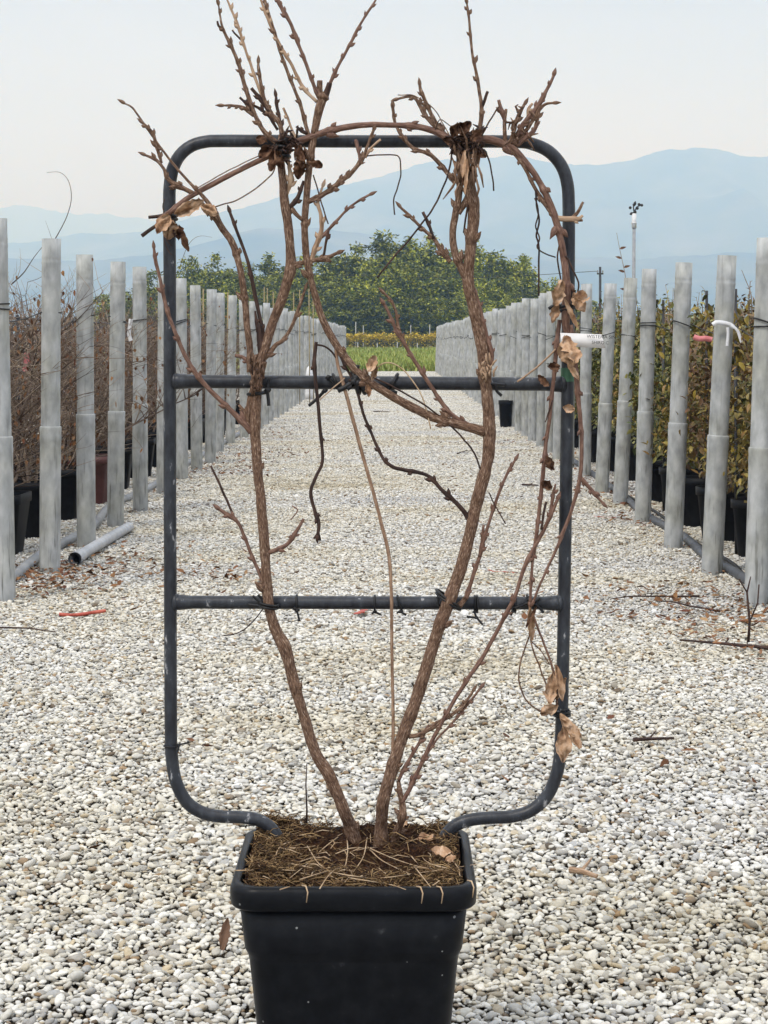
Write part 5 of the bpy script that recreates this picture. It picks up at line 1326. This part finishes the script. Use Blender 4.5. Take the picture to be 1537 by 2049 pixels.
tie(800, 1208, 16, 16.5, 'h', 'black tie on the lower rung right of the upright whip', [[(800, 1224), (794, 1226)], [(802, 1224), (813, 1231)]], tilt=.3)
tie(950, 1209, 16, 16.5, 'h', 'black tie with long tails on the lower rung right of the thick right stem', [[(950, 1224), (953, 1234), (966, 1250)], [(953, 1236), (934, 1234)]], turns=2)
tie(1026, 1209, 16, 16.5, 'h', 'black tie on the lower rung where the thin shoot crosses it', [[(1026, 1224), (1022, 1232)]], turns=2)
tie(1062, 1206, 15, 15, 'h', 'dark wire twisted round shoots near the right end of the lower rung', [[(1062, 1204), (1045, 1212), (1028, 1217)], [(1064, 1204), (1078, 1215), (1088, 1226)], [(1060, 1200), (1072, 1204), (1080, 1196)]], r=2.8, tilt=.5)
tie(897, 1197, 24, 30, 'v', 'black tie binding the thick right stem to the lower rung', [[(878, 1195), (876, 1208), (881, 1212)], [(900, 1184), (896, 1178)]], r=2.8, turns=2, Yc=Y0 - .018, tilt=.7)
tie(537, 1207, 20, 30, 'v', 'black tie with several ends binding the thin left stem to the lower rung', [[(536, 1213), (515, 1212), (497, 1210)], [(528, 1212), (512, 1198), (506, 1192)], [(532, 1210), (522, 1196), (516, 1190)], [(540, 1214), (548, 1220)]], r=2.6, turns=2, Yc=Y0 - .014, tilt=.2)
tie(516, 787, 20, 30, 'v', 'black tie binding the left stem below the upper rung with a hanging end', [[(535, 780), (537, 800), (538, 812)], [(536, 782), (537, 764), (540, 755)]], r=3.4, turns=1, Yc=Y0 - .014, tilt=-.1)
tie(673, 766, 16, 17, 'h', 'black strap round the upper rung left of the whip', [[(657, 755), (668, 768), (676, 778)], [(650, 782), (632, 800), (618, 812)]], r=3.2, tilt=.4)
tie(712, 764, 18, 22, 'h', 'thick black knot tying the long arm to the upper rung', [[(708, 764), (690, 775), (676, 782)], [(712, 756), (714, 742), (715, 730)], [(716, 766), (704, 772), (694, 778)], [(712, 760), (722, 768), (706, 772), (712, 758)]], r=5.2, turns=2, Yc=Y0 - .016, tilt=.3)
tie(787, 766, 16, 17, 'h', 'black hook shaped tie round the upper rung right of the knot', [[(782, 784), (778, 792), (790, 798)], [(784, 784), (795, 786)]], r=3.6, turns=1, tilt=-.5)
tie(985, 768, 24, 18, 'v', 'black tie binding the thick right stem to the upper rung', [[(992, 770), (994, 782), (1004, 792)]], r=3.0, Yc=Y0 - .014, tilt=.1)
tie(343, 1492, 15, 15, 'v', 'black wire loop low on the left pole', [[(356, 1490), (368, 1488), (376, 1486)], [(358, 1492), (356, 1504)]], r=1.8)
tie(1124, 1424, 16, 20, 'v', 'black tie holding dry leaves low on the right pole', [[(1128, 1422), (1140, 1420)], [(1112, 1420), (1108, 1414)]], r=3.0, turns=2, Yc=Y0 - .01)
tie(1134, 612, 18, 26, 'v', 'black cord round shoots and the right pole above the paper label', [[(1125, 612), (1108, 612), (1098, 618)], [(1130, 608), (1144, 592), (1150, 580)]], r=3.4, turns=2, Yc=Y0 - .012, tilt=-.25)
tie(338, 432, 16, 22, 'v', 'black cord holding the arching cane to the left pole', [], r=3.0, turns=2, Yc=Y0 - .012)
tie(566, 286, 13, 26, 'v', 'black binding round the twigs at the top bar above the left stem', [[(560, 288), (540, 300), (530, 304)], [(572, 280), (580, 272)]], r=4.2, turns=4, Yc=Y0 - .016)
tie(938, 292, 22, 26, 'v', 'black binding round the twigs at the top bar above the right stem', [[(925, 296), (914, 300)], [(950, 298), (968, 302), (972, 310)]], r=4.0, turns=3, Yc=Y0 - .016)

b = MB()      # green tape
prof = []
for k in range(9): prof.append(k)
pts = [P(1136.3, 736 + 3.4 * k, Y0) for k in range(9)]
b.tube(pts, [14.2 * K] * 9, 18, False, .03)
tag(b.build('green_tape', M['green_tape']), 'band of green tape wrapped round the right pole at the upper rung', 'tape')
# paper label
b = MB(); Yl = Y0 - .030
c = [P(1121, 666, Yl), P(1204, 669, Yl - .004), P(1212, 697, Yl - .006), P(1125, 693, Yl - .002)]
n_ = 10
for j in range(n_ + 1):
    u = j / n_
    top = c[0].lerp(c[1], u); bot = c[3].lerp(c[2], u); bow = Vector((0, -.006 * math.sin(u * 3.1), 0))
    for dy in (0, .0006): b.v += [top + bow + Vector((0, dy, 0)), bot + bow + Vector((0, dy, 0))]
for j in range(n_):
    k = j * 4; b.f += [(k, k + 1, k + 5, k + 4), (k + 2, k + 6, k + 7, k + 3), (k, k + 4, k + 6, k + 2), (k + 1, k + 3, k + 7, k + 5)]
lb = b.build('plant_label', M['paper'])
tag(lb, 'white paper plant label with small black print hanging at the right pole', 'label')
for txt, px, py, sz in (('WISTERIA SIN', 1174, 676, 7.5), ('SHIRO C', 1184, 688, 7)):
    fc = bpy.data.curves.new('print', 'FONT'); fc.body = txt; fc.size = sz * K * 1.25; fc.extrude = .0001; fc.materials.append(M['ink'])
    fo = bpy.data.objects.new('print', fc); COL.objects.link(fo)
    pm = bpy.data.meshes.new_from_object(fo); bpy.data.objects.remove(fo)
    fo = bpy.data.objects.new('print', pm); COL.objects.link(fo)
    fo.location = P(px, py, Yl - .0125); fo.rotation_euler = (R(90), R(2), 0); fo.parent = lb

# ------------------------------------------------------------------ air
hz = MB()
hz.box((0, 7500, 560), 10600, 15600, 1124)
ho = hz.build('haze', None, smooth=False) if False else None
me = bpy.data.meshes.new('haze'); me.from_pydata([tuple(v) for v in hz.v], [], hz.f)
ho = bpy.data.objects.new('haze', me); COL.objects.link(ho)
hm = bpy.data.materials.new('haze'); hm.use_nodes = True; t = hm.node_tree; t.nodes.clear()
o_ = t.nodes.new('ShaderNodeOutputMaterial'); pvn = t.nodes.new('ShaderNodeVolumePrincipled')
pvn.inputs['Color'].default_value = (0.38, 0.61, 1.0, 1); pvn.inputs['Absorption Color'].default_value = (1, 1, 1, 1); pvn.inputs['Density'].default_value = 0.00036
t.links.new(pvn.outputs[0], o_.inputs['Volume'])
me.materials.append(hm)
tag(ho, 'pale blue haze in the air before the mountains', 'haze', kind='stuff')
